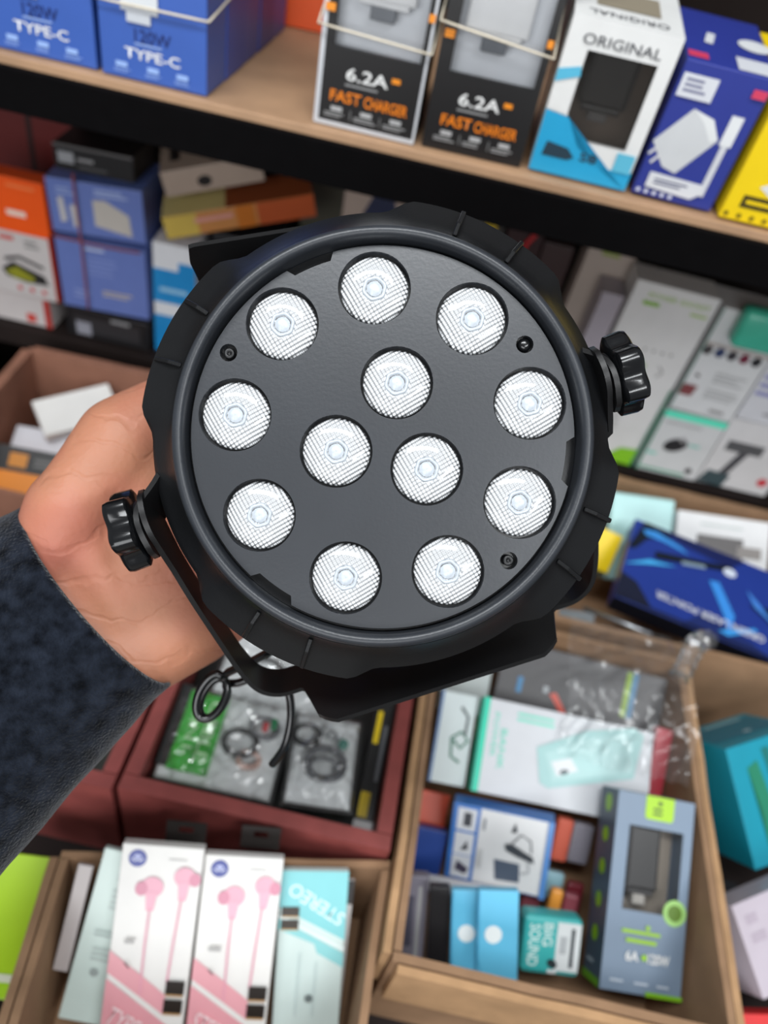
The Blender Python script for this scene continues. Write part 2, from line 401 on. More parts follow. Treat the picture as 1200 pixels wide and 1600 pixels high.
for a in LOBES:                                   # raised cooling ribs, two to a lobe
    for da in (-7.8, 7.8):
        t = a + math.radians(da); bm = bmesh.new()
        r0, r1, hw = 0.0830, 0.0973, 0.0009
        pr = [(r0, -.0070), (r0 + .006, -.0095), (r1, -.0178), (r1, -.034), (r1 - .003, -.034), (r0, -.0100)]
        A = [bm.verts.new((r, -hw, z)) for r, z in pr]; B = [bm.verts.new((r, hw, z)) for r, z in pr]
        bm.faces.new(A); bm.faces.new(B[::-1])
        for i in range(len(pr)):
            j = (i + 1) % len(pr); bm.faces.new((A[i], B[i], B[j], A[j]))
        bmesh.ops.recalc_face_normals(bm, faces=bm.faces)
        bmesh.ops.bevel(bm, geom=bm.edges[:], offset=0.0003, segments=1, affect='EDGES')
        bmesh.ops.rotate(bm, cent=(0, 0, 0), matrix=Matrix.Rotation(t, 3, 'Z'), verts=bm.verts)
        from_bm('rib', bm, M_ABS, ho)
# shallow grip pockets in the recesses between the lobes
rb = lathe_bm([(-.0125, .0754), (-.0090, .0755), (-.0030, .0756), (-.0012, .0759), (-.0002, .0766), (.0003, .0778), (-.0002, .0790), (-.0012, .0800), (-.0030, .0806), (-.0060, .0808)], 160)
bmesh.ops.recalc_face_normals(rb, faces=rb.faces)
from_bm('front_ring', rb, M_RING, st, True)
LED = [(585, 450), (738, 498), (828, 630), (812, 785), (700, 893), (540, 903), (405, 805), (367, 648), (441, 506), (620, 598), (525, 705), (667, 733)]
ZP = -0.0062
def onplate(px, py, d=0.2962): return ((px - 600) / 1200 * d + 0.000483, -(py - 800) / 1200 * d - 0.029)
LEDP = [onplate(*p) for p in LED]
SCR = [onplate(*p) for p in ((357, 551), (820, 538), (795, 876))]
RH, RS = 0.0141, 0.0034
bm = bmesh.new(); edges = []
def loop(cx, cy, r, n, rf=None):
    vs = [bm.verts.new((cx + (rf(2 * math.pi * k / n) if rf else r) * math.cos(2 * math.pi * k / n), cy + (rf(2 * math.pi * k / n) if rf else r) * math.sin(2 * math.pi * k / n), ZP)) for k in range(n)]
    return vs, [bm.edges.new((vs[k], vs[(k + 1) % n])) for k in range(n)]
NOT = [math.radians(a) for a in (112.5, -7, -126)]
def rim(t):
    d = min(abs((t - a + math.pi) % (2 * math.pi) - math.pi) for a in NOT)
    return 0.0708 if math.degrees(d) < 6.6 else 0.0739
outer, es = loop(0, 0, 0, 240, rim); edges += es
holes = []
for cx, cy in LEDP: v, e = loop(cx, cy, RH, 48); holes.append(v); edges += e
for cx, cy in SCR: v, e = loop(cx, cy, RS, 20); holes.append(v); edges += e
bmesh.ops.triangle_fill(bm, use_beauty=True, use_dissolve=False, edges=edges, normal=(0, 0, 1))
bad = [f for f in bm.faces if any(((f.calc_center_median().x - c[0]) ** 2 + (f.calc_center_median().y - c[1]) ** 2) ** 0.5 < r * 0.98 for c, r in [(p, RH) for p in LEDP] + [(p, RS) for p in SCR])]
if bad: bmesh.ops.delete(bm, geom=bad, context='FACES_ONLY')
for vs, dz in [(h, -0.0042) for h in holes] + [(outer, -0.0040)]:
    lo = [bm.verts.new((v.co.x, v.co.y, v.co.z + dz)) for v in vs]; n = len(vs)
    for k in range(n): bm.faces.new((vs[k], vs[(k + 1) % n], lo[(k + 1) % n], lo[k]))
bmesh.ops.recalc_face_normals(bm, faces=bm.faces)
from_bm('face_plate', bm, M_PLATE, st)
from_bm('well_floor', lathe_bm([(ZP - .0042, .0753), (ZP - .0042, .0005)], 80, cap1=True), M_GLOSSB, st)
# LED lenses: pale prismatic domes with a small clear centre
ML = bpy.data.materials.new('prismatic_lens'); ML.use_nodes = True
nt = ML.node_tree; b = nt.nodes['Principled BSDF']
b.inputs['Base Color'].default_value = (0.93, 0.95, 0.97, 1); b.inputs['Roughness'].default_value = 0.2
b.inputs['Coat Weight'].default_value = 0.6; b.inputs['Coat Roughness'].default_value = 0.05; b.inputs['Metallic'].default_value = 0.12
tc = nt.nodes.new('ShaderNodeTexCoord'); sep = nt.nodes.new('ShaderNodeSeparateXYZ')
nt.links.new(tc.outputs['Object'], sep.inputs[0])
def mnode(op, a, bb):
    n = nt.nodes.new('ShaderNodeMath'); n.operation = op
    for i, x in enumerate((a, bb)):
        if x is None: continue
        if isinstance(x, (int, float)): n.inputs[i].default_value = x
        else: nt.links.new(x, n.inputs[i])
    return n.outputs[0]
uu = mnode('ADD', mnode('MULTIPLY', sep.outputs[0], 3600), mnode('MULTIPLY', sep.outputs[1], 2100))
vv = mnode('ADD', mnode('MULTIPLY', sep.outputs[0], -2100), mnode('MULTIPLY', sep.outputs[1], 3600))
hh = mnode('ADD', mnode('SINE', uu, None), mnode('SINE', vv, None))
bp = nt.nodes.new('ShaderNodeBump'); bp.inputs['Strength'].default_value = 0.9; bp.inputs['Distance'].default_value = 0.0005
nt.links.new(hh, bp.inputs['Height']); nt.links.new(bp.outputs['Normal'], b.inputs['Normal'])
M_DIODE = mat('silver_diode_ring', (184, 191, 198), 0.4, metal=0.1, var=0.12, scale=900)
lens_me = None
for cx, cy in LEDP:
    if lens_me is None:
        bm = lathe_bm([(-.0041, .0132), (-.0036, .0132), (-.0027, .0125), (-.0017, .0106), (-.0010, .0080), (-.0006, .0058), (-.0007, .0048), (-.0012, .0044), (-.0013, .0001)], 48)
        bmesh.ops.recalc_face_normals(bm, faces=bm.faces)
        lo = from_bm('lens', bm, ML, st, True); lens_me = lo.data
        dbm = bmesh.new()
        lathe_bm([(-.0012, .0049), (-.0003, .0047), (0.0001, .0042), (-.0002, .0036), (-.0008, .0033)], 30, lambda t, z, r: r * (1 + .05 * math.sin(6 * t)), dbm)
        lathe_bm([(-.0010, .0030), (-.0004, .0022), (-.0001, .0011), (-.0001, .0001)], 20, None, dbm)
        bmesh.ops.recalc_face_normals(dbm, faces=dbm.faces)
        do = from_bm('diode', dbm, M_DIODE, lo, True); d_me = do.data
    else:
        lo = bpy.data.objects.new('lens', lens_me); col.objects.link(lo); lo.parent = st
        do = bpy.data.objects.new('diode', d_me); col.objects.link(do); do.parent = lo
    lo.location = (cx, cy, ZP)
for i, (cx, cy) in enumerate(SCR):
    bm = bmesh.new()
    if i == 1: lathe_bm([(-.0040, .0026), (-.0015, .0026), (-.0004, .0020), (0, .0010), (0, .0001)], 20, None, bm)
    else:
        lathe_bm([(-.0041, .0021), (-.0012, .0021), (-.0009, .0017), (-.0009, .0008), (-.0018, .0006), (-.0018, .0001)], 20, None, bm)
    bmesh.ops.recalc_face_normals(bm, faces=bm.faces)
    s_ = from_bm('screw' if i != 1 else 'sensor_dome', bm, M_GLOSSB if i == 1 else M_ABS, st, True); s_.location = (cx, cy, ZP)
    if i == 1: s_['label'] = 'small glossy black dome'
# yokes and clamp knobs; pivot axis a, hanging direction d
PIV = Vector((-0.0025, -0.0048, -0.020)); AXA = Vector((0.953, 0.303, 0)).normalized(); PD = Vector((0.303, -0.953, 0)).normalized(); BK = Vector((0, 0, -1))
def yoke(sign, alpha, pts, tab, wo, wi, ws=0.0085, skew=0.0):
    """bent flat strip: pts = left half of the path (a, d) from the pivot; tab = half length of the wide middle"""
    al = math.radians(alpha)
    d = (PD * sign) * math.cos(al) + BK * math.sin(al); e = -sign * AXA.cross(d).normalized()
    left = spline([(x, y, 0) for x, y in pts], 6)
    path = [(p.x, p.y) for p in left]; dl = path[-1][1]; x0 = path[-1][0]; x1 = -x0 + SHIFT * 2
    n = 44
    path += [(x0 + (x1 - x0) * k / n, dl) for k in range(1, n)]
    k0 = SHIFT
    path += [((-p.x if p.y < 0.02 else -p.x + 2 * k0), p.y) for p in left][::-1]
    th = 0.0011; bm = bmesh.new(); rows = []
    for i, (x, y) in enumerate(path):
        ho_ = hi_ = ws
        if y < 0.02:
            q = min(1, max(0, y / 0.02)); ho_ = hi_ = (0.0115 * math.sqrt(max(0.08, 1 - (min(0, y) / 0.0140) ** 2))) * (1 - q) + ws * q
        if abs(y - dl) < 1e-6:
            k = min(1, max(0, (tab + 0.008 - abs(x - k0)) / 0.008)); k = k * k * (3 - 2 * k)
            c = min(1, max(0, (tab - abs(x - k0)) / 0.006))
            ho_ = ws + (wo * (1 - skew * (x - k0 + tab) / (2 * tab)) - ws) * k * (0.82 + 0.18 * (1 if skew else c)); hi_ = ws + (wi - ws) * k
        p0 = path[max(i - 1, 0)]; p1 = path[min(i + 1, len(path) - 1)]
        tx, ty = p1[0] - p0[0], p1[1] - p0[1]; l = math.hypot(tx, ty); nx, ny = -ty / l, tx / l
        P = lambda o, q: bm.verts.new(PIV + AXA * (x + nx * o) + d * (y + ny * o) + e * q)
        rows.append((P(th, -hi_), P(th, ho_), P(-th, ho_), P(-th, -hi_)))
    for a, b2 in zip(rows, rows[1:]):
        for k in range(4): bm.faces.new((a[k], a[(k + 1) % 4], b2[(k + 1) % 4], b2[k]))
    bm.faces.new(rows[0]); bm.faces.new(rows[-1][::-1])
    bmesh.ops.recalc_face_normals(bm, faces=bm.faces)
    o = from_bm('yoke', bm, M_YOKE, st, True)
    m2 = o.modifiers.new('split', 'EDGE_SPLIT'); m2.split_angle = math.radians(40)
    return o
SHIFT = -0.004
yoke(1, 30, [(-.0940, -.014), (-.0940, 0), (-.0925, .03), (-.0895, .06), (-.0870, .080), (-.0830, .0925), (-.075, .0985), (-.064, .0990)], 0.053, 0.035, 0.010)
SHIFT = 0.0
yoke(-1, 25, [(-.0965, -.014), (-.0965, .002), (-.0860, .016), (-.0700, .045), (-.0610, .078), (-.0570, .0945), (-.0530, .1000), (-.051, .1005)], 0.048, 0.036, 0.004, skew=0.52)
for s in (-1, 1):
    Mk = Matrix.Translation(PIV) @ Vector((0, 0, 1)).rotation_difference(AXA * s).to_matrix().to_4x4()
    bm = lathe_bm([(.0990, .0030), (.0990, .0135), (.0998, .0148), (.1062, .0152), (.1082, .0148), (.1092, .0130), (.1089, .0070), (.1082, .0001)], 72,
                  lambda t, z, r: r * (1 + (0.115 if r > .01 else 0) * math.cos(6 * t)), None, Mk, cap0=True)
    bmesh.ops.recalc_face_normals(bm, faces=bm.faces)
    k_ = from_bm('clamp_knob', bm, M_GLOSSB, st, True); k_.modifiers.new('split', 'EDGE_SPLIT').split_angle = math.radians(50)
    bm = lathe_bm([(.0977, .0020), (.0977, .0105), (.0984, .0105), (.0986, .0072), (.0995, .0070)], 40, None, None, Mk, cap0=True, cap1=True)
    bmesh.ops.recalc_face_normals(bm, faces=bm.faces)
    from_bm('hub', bm, M_ABS, k_, True)
cab = [(.000, -.0565, -.060), (-.0330, -.0830, -.070), (-.0629, -.1010, -.082), (-.0760, -.1080, -.090)]
for k in range(21):                                  # two loose loops of the cord
    t = math.radians(60 + 360 * 2 * k / 20); q = 1 - .010 * k
    cab.append((-.0865 + .0072 * q * math.cos(t) + .0035 * math.sin(t), -.1215 + .0115 * q * math.sin(t) - .0002 * k, -.095 - .0005 * k))
cab += [(-.074, -.1165, -.104), (-.060, -.1120, -.101), (-.049, -.1180, -.099), (-.0470, -.1330, -.102), (-.0505, -.1490, -.105), (-.0579, -.1607, -.11)]
from_bm('power_cable', tube_bm(spline(cab, 8), 0.0021, 8), M_GLOSSB, st, True)

# ------------------------------------------------------------------ the person: hand and forearm as one surface, sleeve as clothing
H = dict(F0=(-.2065, -.1296, -.055), W0=(-.1600, -.0610, -.072), W1=(-.1360, -.0927, -.076), T0=(-.1455, -.0285, -.068), T1=(-.1249, .0044, -.080), TM=(-.1090, .0198, -.085),
         H0=(-.1169, -.0992, -.078), H1=(-.0917, -.0882, -.095), K1=(-.0647, .0068, -.102), K2=(-.0553, -.0192, -.105), K3=(-.0567, -.0453, -.104), K4=(-.0642, -.071, -.100),
         I1=(-.0259, .0238, -.106), I2=(.0069, .0292, -.098), I3=(.0283, .0251, -.0800), M1=(-.0128, -.009, -.109), M2=(.0232, -.003, -.1), M3=(.0438, -.0027, -.0800),
         R1=(-.0161, -.0423, -.108), R2=(.0167, -.0355, -.099), R3=(.036, -.0305, -.0800), P1=(-.0322, -.0698, -.102), P2=(-.0076, -.0628, -.096), P3=(.0098, -.0569, -.0790),
         TH1=(-.0830, .0410, -.0790), TH2=(-.0610, .0530, -.0680))
def hull(bm, items):
    b2 = bmesh.new()
    for k, r in items:
        bmesh.ops.create_icosphere(b2, subdivisions=3, radius=r, matrix=Matrix.Translation(H[k]))
    g = bmesh.ops.convex_hull(b2, input=b2.verts[:])
    kill = [x for x in set(g['geom_interior']) | set(g['geom_unused']) if isinstance(x, bmesh.types.BMVert)]
    bmesh.ops.delete(b2, geom=kill, context='VERTS')
    me = bpy.data.meshes.new('h'); b2.to_mesh(me); b2.free(); bm.from_mesh(me); bpy.data.meshes.remove(me)
bm = bmesh.new()
hull(bm, [('T0', .0210), ('W0', .0195)])
hull(bm, [('W0', .0185), ('W1', .0185)])
hull(bm, [('W1', .0195), ('H0', .0195)])
hull(bm, [('T0', .0150), ('H0', .0150), ('W0', .0150), ('W1', .0150)])
hull(bm, [('T0', .0200), ('T1', .0215), ('W0', .019)])
hull(bm, [('T0', .0190), ('T1', .0225), ('TM', .0165)])
hull(bm, [('H0', .0195), ('H1', .0175), ('K4', .0125), ('K3', .013)])
hull(bm, [('T1', .0165), ('H0', .0145), ('H1', .0150), ('K1', .0135), ('K2', .014), ('K3', .0135), ('K4', .0125)])
hull(bm, [('W0', .020), ('W1', .020), ('F0', .030)])
hull(bm, [('T1', .0170), ('TM', .0165), ('K1', .0120)])
for ch, rr in ((('K1', 'I1', 'I2', 'I3'), (.0118, .0102, .0090, .0078)), (('K2', 'M1', 'M2', 'M3'), (.0122, .0105, .0092, .0080)),
               (('K3', 'R1', 'R2', 'R3'), (.0115, .0100, .0088, .0076)), (('K4', 'P1', 'P2', 'P3'), (.0105, .0088, .0078, .0068)), (('TM', 'TH1', 'TH2'), (.0150, .0118, .0098))):
    for i in range(len(ch) - 1): hull(bm, [(ch[i], rr[i]), (ch[i + 1], rr[i + 1])])
MS = mat('skin', (174, 118, 92), 0.5, var=0.10, scale=18, bump=0.25, bscale=420, spec=0.35, sss=0.12)
nt = MS.node_tree                                   # redder blotches and fine creases across the palm
b = nt.nodes['Principled BSDF']; old = b.inputs['Base Color'].links[0].from_socket
tc = nt.nodes.new('ShaderNodeTexCoord'); nz = nt.nodes.new('ShaderNodeTexNoise'); nz.inputs['Scale'].default_value = 14
nt.links.new(tc.outputs['Object'], nz.inputs['Vector'])
mx = nt.nodes.new('ShaderNodeMix'); mx.data_type = 'RGBA'
rp = nt.nodes.new('ShaderNodeValToRGB'); rp.color_ramp.elements[0].position = .42; rp.color_ramp.elements[1].position = .68
nt.links.new(nz.outputs['Fac'], rp.inputs['Fac']); nt.links.new(rp.outputs['Color'], mx.inputs[0])
nt.links.new(old, mx.inputs[6]); mx.inputs[7].default_value = lin((174, 100, 86)) + (1,)
nt.links.new(mx.outputs[2], b.inputs['Base Color'])
wv = nt.nodes.new('ShaderNodeTexWave'); wv.bands_direction = 'Y'; wv.inputs['Scale'].default_value = 17; wv.inputs['Distortion'].default_value = 11; wv.inputs['Detail'].default_value = 3; wv.inputs['Detail Scale'].default_value = 1.5
nt.links.new(tc.outputs['Object'], wv.inputs['Vector'])
cr = nt.nodes.new('ShaderNodeValToRGB'); cr.color_ramp.elements[0].position = 0.0; cr.color_ramp.elements[1].position = 0.12
nt.links.new(wv.outputs['Fac'], cr.inputs['Fac'])
bmp = nt.nodes.new('ShaderNodeBump'); bmp.inputs['Strength'].default_value = 0.24; bmp.inputs['Distance'].default_value = 0.0012
nt.links.new(cr.outputs['Color'], bmp.inputs['Height'])
b1 = b.inputs['Normal'].links[0].from_node; nt.links.new(bmp.outputs['Normal'], b1.inputs['Normal'])
tmp = from_bm('tmp_hand', bm, None)
rm = tmp.modifiers.new('r', 'REMESH'); rm.mode = 'VOXEL'; rm.voxel_size = 0.0022
sm = tmp.modifiers.new('s', 'SMOOTH'); sm.factor = 0.5; sm.iterations = 9
bpy.context.view_layer.update()
me = bpy.data.meshes.new_from_object(tmp.evaluated_get(bpy.context.evaluated_depsgraph_get()))
bpy.data.objects.remove(tmp); me.name = 'person'
pe = link('person', me, MS, None, True); pe.location = LROOT; pe.rotation_euler = CAMROT.to_euler()
tag(pe, 'left hand in a navy fleece sleeve holding the round stage light', 'person')
# sleeve
MSL = mat('navy_fleece', (23, 27, 35), 1.0, var=0.75, scale=150, bump=1.0, bscale=800, spec=0.03, sheen=0.25)
bm = bmesh.new(); rings = []
Wd = Vector((0.628, -0.778, 0)).normalized()
axis = [Vector((-.1350, -.0690, -.072)), Vector((-.1480, -.0800, -.068)), Vector((-.1650, -.0950, -.062)), Vector((-.1850, -.1130, -.054)), Vector((-.2110, -.1380, -.042)), Vector((-.2550, -.1800, -.018)), Vector((-.31, -.232, .012))]
hwid = [.0545, .0565, .0590, .0625, .0670, .074, .080]
seg = 64
def sring(c, hw, hd, grow, i):
    r = []
    for k in range(seg):
        t = 2 * math.pi * k / seg
        fold = 1 + (0.03 * min(1, i) * noise.noise(Vector((math.cos(t) * 1.5, math.sin(t) * 1.5, i * 0.55))) + 0.03 * min(1, i) * noise.noise(Vector((math.cos(t) * 3.2 + 5, math.sin(t) * 3.2, i * 1.1))) if i > 0 else 0)
        r.append(bm.verts.new(c + Wd * ((hw + grow) * fold * math.cos(t)) + Vector((0, 0, 1)) * ((hd + grow) * fold * math.sin(t))))
    return r
seq = []
ip = []
for i in range(len(axis) - 1):
    for q in range(4): ip.append((axis[i].lerp(axis[i + 1], q / 4), hwid[i] + (hwid[i + 1] - hwid[i]) * q / 4, i + q / 4))
ip.append((axis[-1], hwid[-1], 6))
for c, h, f in reversed(ip[:12]): seq.append(sring(c, h, h * .62, -0.0028, 0))
seq.append(sring(axis[0] + Vector((.0012, .001, -.0005)), hwid[0], hwid[0] * .62, -0.0016, 0))
for c, h, f in ip: seq.append(sring(c, h, h * .62, 0, f))
for A, B in zip(seq, seq[1:]):
    for k in range(seg): bm.faces.new((A[k], A[(k + 1) % seg], B[(k + 1) % seg], B[k]))
bmesh.ops.recalc_face_normals(bm, faces=bm.faces)
sl = from_bm('jacket_sleeve', bm, MSL, pe, True); sl['label'] = 'navy fleece jacket sleeve'

# ------------------------------------------------------------------ goods on the upper shelf
NAVY = (38, 58, 150); BLUE = (44, 84, 176)
def charger(name, label, loc, rot, w, d, h, c, plug, parent_geom=None):
    """wall charger: rounded block with a recessed port strip and a plug face"""
    r = empty(name, loc); r.rotation_mode = 'YXZ'; r.rotation_euler = tuple(math.radians(a) for a in (rot[1], rot[2], rot[0]))
    tag(r, label, 'charger')
    m = mat('charger_plastic_%d' % c[0], c, 0.35, var=0.04)
    box_obj('body', (0, 0, h * .25), (w, d, h), m, r, min(w, d) * .14)
    box_obj('port', (w * .3, d * .15, h * .08), (w * .7, d * .6, h * .25), mat('port_metal_%d' % plug[0], plug, 0.4, metal=0.4), r, 0.0008)
    box_obj('collar', (w * .1, d * .08, h * .2), (w * .9, d * .85, h * .27), m, r, 0.001)
    return r
def typec(key, geom, label, group=None):
    b = Bx(key, 'charger_box', label, 'box', (56, 92, 172), group=group, geom=geom)
    b.text('F', 'TYPE-C', .49, .108, .52, .042, WHITE, 0, .03)
    b.text('F', '120W', .5, .182, .34, .05, (20, 36, 96), 0, .03)
    b.bars('F', .33, .142, .66, .156, 1, (150, 176, 226)); 
    for u in (.12, .42, .70):
        b.rect('F', u + .02, .045, u + .13, .066, (150, 180, 232), 'feature_icon'); b.bars('F', u, .022, u + .18, .040, 2, (130, 160, 222))
    b.rect('F', .22, .27, .56, .60, (206, 210, 214), 'plug_picture'); b.rect('F', .27, .23, .49, .28, (196, 200, 206), 'plug_picture')
    b.rect('F', .62, .50, .95, .95, (58, 104, 200), 'printed_panel');
    return b
L, R, D = BOXES['blue_b']
typec('blue_b', None, 'blue TYPE-C charger box at the front of the deep blue stack')
for k in range(1, 5):
    Bx('', 'charger_box', ['', 'second blue charger box from the front of the stack, edge only visible', 'third blue charger box from the front of the stack, edge only visible', 'fourth blue charger box from the front of the stack, edge only visible', 'rearmost blue charger box of the deep blue stack'][k], 'box', [(52, 78, 160), (60, 84, 164), (48, 72, 150), (66, 88, 168)][k - 1],
       geom=((L[0] + .0006 * (k % 2), L[1] + k * .0465, L[2]), R, D))
typec('blue_a', None, 'leftmost blue TYPE-C charger box on the upper shelf')
Bx('', 'charger_box', 'orange box at the back of the upper shelf behind the wooden gap', 'box', (222, 84, 30), geom=((-.222, .842, 1.351), (4, 0, 0), (.078, .05, .10))).rect('F', .15, .3, .85, .6, (206, 90, 70))
def fast(key, label, border):
    b = Bx(key, 'charger_box', label, 'box', (24, 23, 24), window=(.13, .315, .93, .93))
    if border:
        for r_ in ((0, 0, .045, 1), (.045, 0, 1, .018)): b.rect('F', *r_, (196, 198, 202), 'border_line')
        b.rect('F', .975, 0, 1, 1, (196, 198, 202), 'border_line')
    b.text('F', '6.2A', .47, .222, .40, .050, WHITE, 0, .04); b.rect('F', .70, .225, .78, .245, (232, 140, 30), 'printed_badge')
    b.bars('F', .27, .172, .72, .186, 1, (150, 150, 150))
    b.text('F', 'FAST', .29, .128, .30, .046, (234, 128, 20), 0, .05); b.text('F', 'CHARGER', .68, .126, .42, .046, (234, 128, 20), 0, .05)
    for u in (.10, .39, .68):
        b.rect('F', u + .06, .066, u + .17, .084, (176, 176, 176), 'feature_icon'); b.bars('F', u, .038, u + .22, .060, 2, (150, 150, 150))
    for u in (.35, .64): b.rect('F', u, .04, u + .01, .08, (120, 120, 120), 'divider_line')
    b.rect('F', .02, .44, .11, .47, (232, 140, 30), 'printed_badge'); b.rect('F', .94, .48, .995, .51, (232, 140, 30), 'printed_badge')
    # white blister tray behind the window
    box_obj('inner_tray', (.003, .0125, .05), (b.w - .003, .0140, b.h - .004), card((238, 242, 248)), b.o)
    return b
def tray_charger(key, lab, dx, dz):
    L, R, D = BOXES[key]; a = math.radians(R[0])
    x, y = dx, .0015
    return charger('wall_charger', lab, (L[0] + x * math.cos(a) - y * math.sin(a), L[1] + x * math.sin(a) + y * math.cos(a), L[2] + dz), R, .044, .0105, .07, (240, 241, 242), (120, 124, 130))
fast('fast_a', 'black FAST CHARGER box with a silver border line', True)
tray_charger('fast_a', 'white charger behind the window of the silver-bordered black box', .018, .066)
fast('fast_b', 'black FAST CHARGER box beside the white ORIGINAL box', False)
tray_charger('fast_b', 'white charger behind the window of the black box beside ORIGINAL', .014, .062)
# rubber bands round the front boxes
M_RUB = mat('cream_rubber_band', (214, 204, 184), 0.6)
def band(x0, x1, y0, y1, za, zb, label):
    pts = [(x0, y0, za), (x1, y0, zb), (x1, y1, zb + .03), (x0, y1, za + .03)]; P = []
    for i in range(4):
        a, b = Vector(pts[i]), Vector(pts[(i + 1) % 4])
        for k in range(6): P.append(a.lerp(b, k / 6))
    tag(from_bm('rubber_band', tube_bm(P, .0009, 6, closed=True), M_RUB, None, True), label, 'rubber band', 'rubber bands round the charger boxes')
band(-.2805, -.1968, .5965, .836, 1.3995, 1.4005, 'cream rubber band stretched round the deep blue stack')
band(-.1200, -.0398, .5970, .655, 1.4155, 1.412, 'cream rubber band round the silver-bordered FAST CHARGER box')
band(-.0383, .0418, .5985, .660, 1.4330, 1.426, 'cream rubber band round the FAST CHARGER box beside ORIGINAL')

b = Bx('orig', 'charger_box', 'white ORIGINAL charger box with window and cyan corner', 'box', (228, 228, 226), window=(.21, .27, .86, .82))
b.flat('F', [(0, 0), (1, 0), (1, .13), (.66, .115), (.40, .22), (.23, .40), (.0, .42)], (40, 164, 212))
b.flat('F', [(0, .60), (.22, .66), (.2, .72), (0, .68)], (90, 184, 216))
b.flat('F', [(0.0, .43), (.22, .41), (.33, .30), (.19, .44), (.0, .54)], (228, 228, 226))
b.text('F', 'ORIGINAL', .5, .885, .72, .062, (62, 64, 70), 0, .01)
b.flat('F', [(.08, .12), (.34, .12), (.40, .145), (.32, .20), (.10, .22)], (40, 62, 76), 'printed_panel'); b.text('F', 'S8', .54, .165, .17, .062, (48, 48, 52), 0, .03)
b.bars('F', .84, .14, .95, .24, 4, (150, 190, 206)); b.rect('F', .80, .12, .98, .25, (96, 186, 214), 'printed_badge')
b.text('T', 'ORIGINAL', .50, .12, .74, .085, (62, 64, 70), 180, .01); b.rect('T', .2, .26, .8, .60, (150, 140, 122), 'printed_panel')
box_obj('inner_tray', (.004, .045, .006), (b.w - .004, .047, b.h - .008), card((104, 90, 80)), b.o)
charger('wall_charger', 'black charger behind the window of the white ORIGINAL box', (.066, .6065, 1.3860), (-.8, 6, 0), .035, .030, .058, (24, 23, 25), (90, 88, 88))
b = Bx('bluec', 'charger_box', 'dark blue box printed with a white charger and cable', 'box', (46, 58, 142))
b.flat('F', [(.0, .42), (.30, .70), (.56, .62), (.70, .52), (.40, .22), (.22, .25)], (204, 206, 208), 'charger_picture')
b.flat('F', [(.30, .70), (.56, .66), (.70, .53), (.62, .50), (.47, .62)], (224, 226, 226), 'charger_picture')
b.line('F', [(-.02 + .03, .32), (.08, .38)], .002, (210, 210, 212)); b.line('F', [(.07, .26), (.14, .33)], .002, (210, 210, 212))
b.line('F', [(.80, .10), (.80, .55)], .0045, (206, 208, 214), 'cable_picture'); b.line('F', [(.80, .50), (.80, .72)], .0085, (222, 224, 226), 'cable_picture')
b.rect('F', .03, .76, .43, .92, (214, 216, 222), 'printed_label'); b.bars('F', .08, .79, .38, .90, 3, (120, 122, 150))
b.flat('F', [(.12, .08), (.70, .06), (.82, .13), (.78, .19), (.12, .20)], (216, 218, 222), 'printed_label'); b.bars('F', .2, .11, .66, .165, 2, (80, 84, 120))
b.rect('F', .82, .86, .98, .92, (206, 64, 96), 'brand_patch')
for k in range(5): b.disc('F', .06 + .1 * k, .045, .0016, (206, 210, 226), 'rating_dot')
b.rect('T', .02, .06, .25, .16, (206, 64, 96), 'brand_patch'); b.rect('T', .58, .02, .98, .24, (212, 214, 220), 'printed_label'); b.line('T', [(.28, .36), (.34, .56)], .006, (216, 218, 222), 'cable_picture')
b.disc('T', .85, .50, .012, (220, 222, 224), 'charger_picture')
b = Bx('yellow', 'charger_box', 'bright yellow box at the right end of the upper shelf', 'box', (240, 206, 20))
b.flat('F', [(.22, .30), (.6, .50), (.9, .45), (.9, .2), (.5, .16)], (222, 222, 216), 'charger_picture'); b.rect('F', .13, .12, .5, .22, (60, 52, 24), 'printed_label')
b.bars('F', .17, .14, .46, .20, 1, (240, 206, 20))
for k in range(8): b.disc('F', .05 + .12 * k, .05, .0018, (120, 100, 20), 'rating_dot')

# ------------------------------------------------------------------ goods on the lower shelf
b = Bx('', 'cable_package', 'flat black package under the periwinkle boxes', 'box', (30, 29, 31), geom=((-.4190, .753, 1.001), (0, 0, 0), (.1, .09, .0375)))
b.rect('F', .1, .2, .9, .75, (52, 50, 52)); b.bars('F', .55, .70, .85, .9, 1, (150, 150, 152)); b.rect('F', .12, .1, .3, .55, (150, 150, 160), 'printed_label')
def periw(key, label):
    b = Bx(key, 'charger_box', label, 'box', (104, 124, 190)); return b
b = periw('lb_low', 'lower periwinkle box tied with red string, cream print at the bottom')
b.bars('F', .33, .86, .58, .93, 1, (190, 200, 226)); b.bars('F', .34, .52, .7, .80, 4, (124, 142, 202)); b.bars('F', .48, .24, .88, .34, 2, (196, 184, 168)); b.bars('F', .15, .15, .35, .3, 2, (140, 156, 210))
b = periw('lb_up', 'upper periwinkle box tied with red string, beige picture on front')
b.flat('F', [(.47, .70), (.60, .72), (.84, .50), (.86, .10), (.47, .22)], (196, 190, 182), 'charger_picture'); b.bars('F', .5, .78, .88, .92, 2, (172, 188, 228)); b.bars('F', .1, .72, .3, .88, 2, (150, 168, 214))
b.flat('F', [(.11, .2), (.18, .24), (.16, .68), (.10, .66)], (196, 194, 196), 'cable_picture'); b.flat('F', [(.24, .14), (.31, .16), (.28, .56), (.22, .55)], (196, 194, 196), 'cable_picture')
M_STR = mat('red_string', (150, 76, 78), 0.8)
P = [(-.3885, .7505, 1.042), (-.3885, .7505, 1.12), (-.3905, .7525, 1.1905), (-.3908, .7560, 1.1925)]
bm = tube_bm(spline(P, 5), .0011, 6)
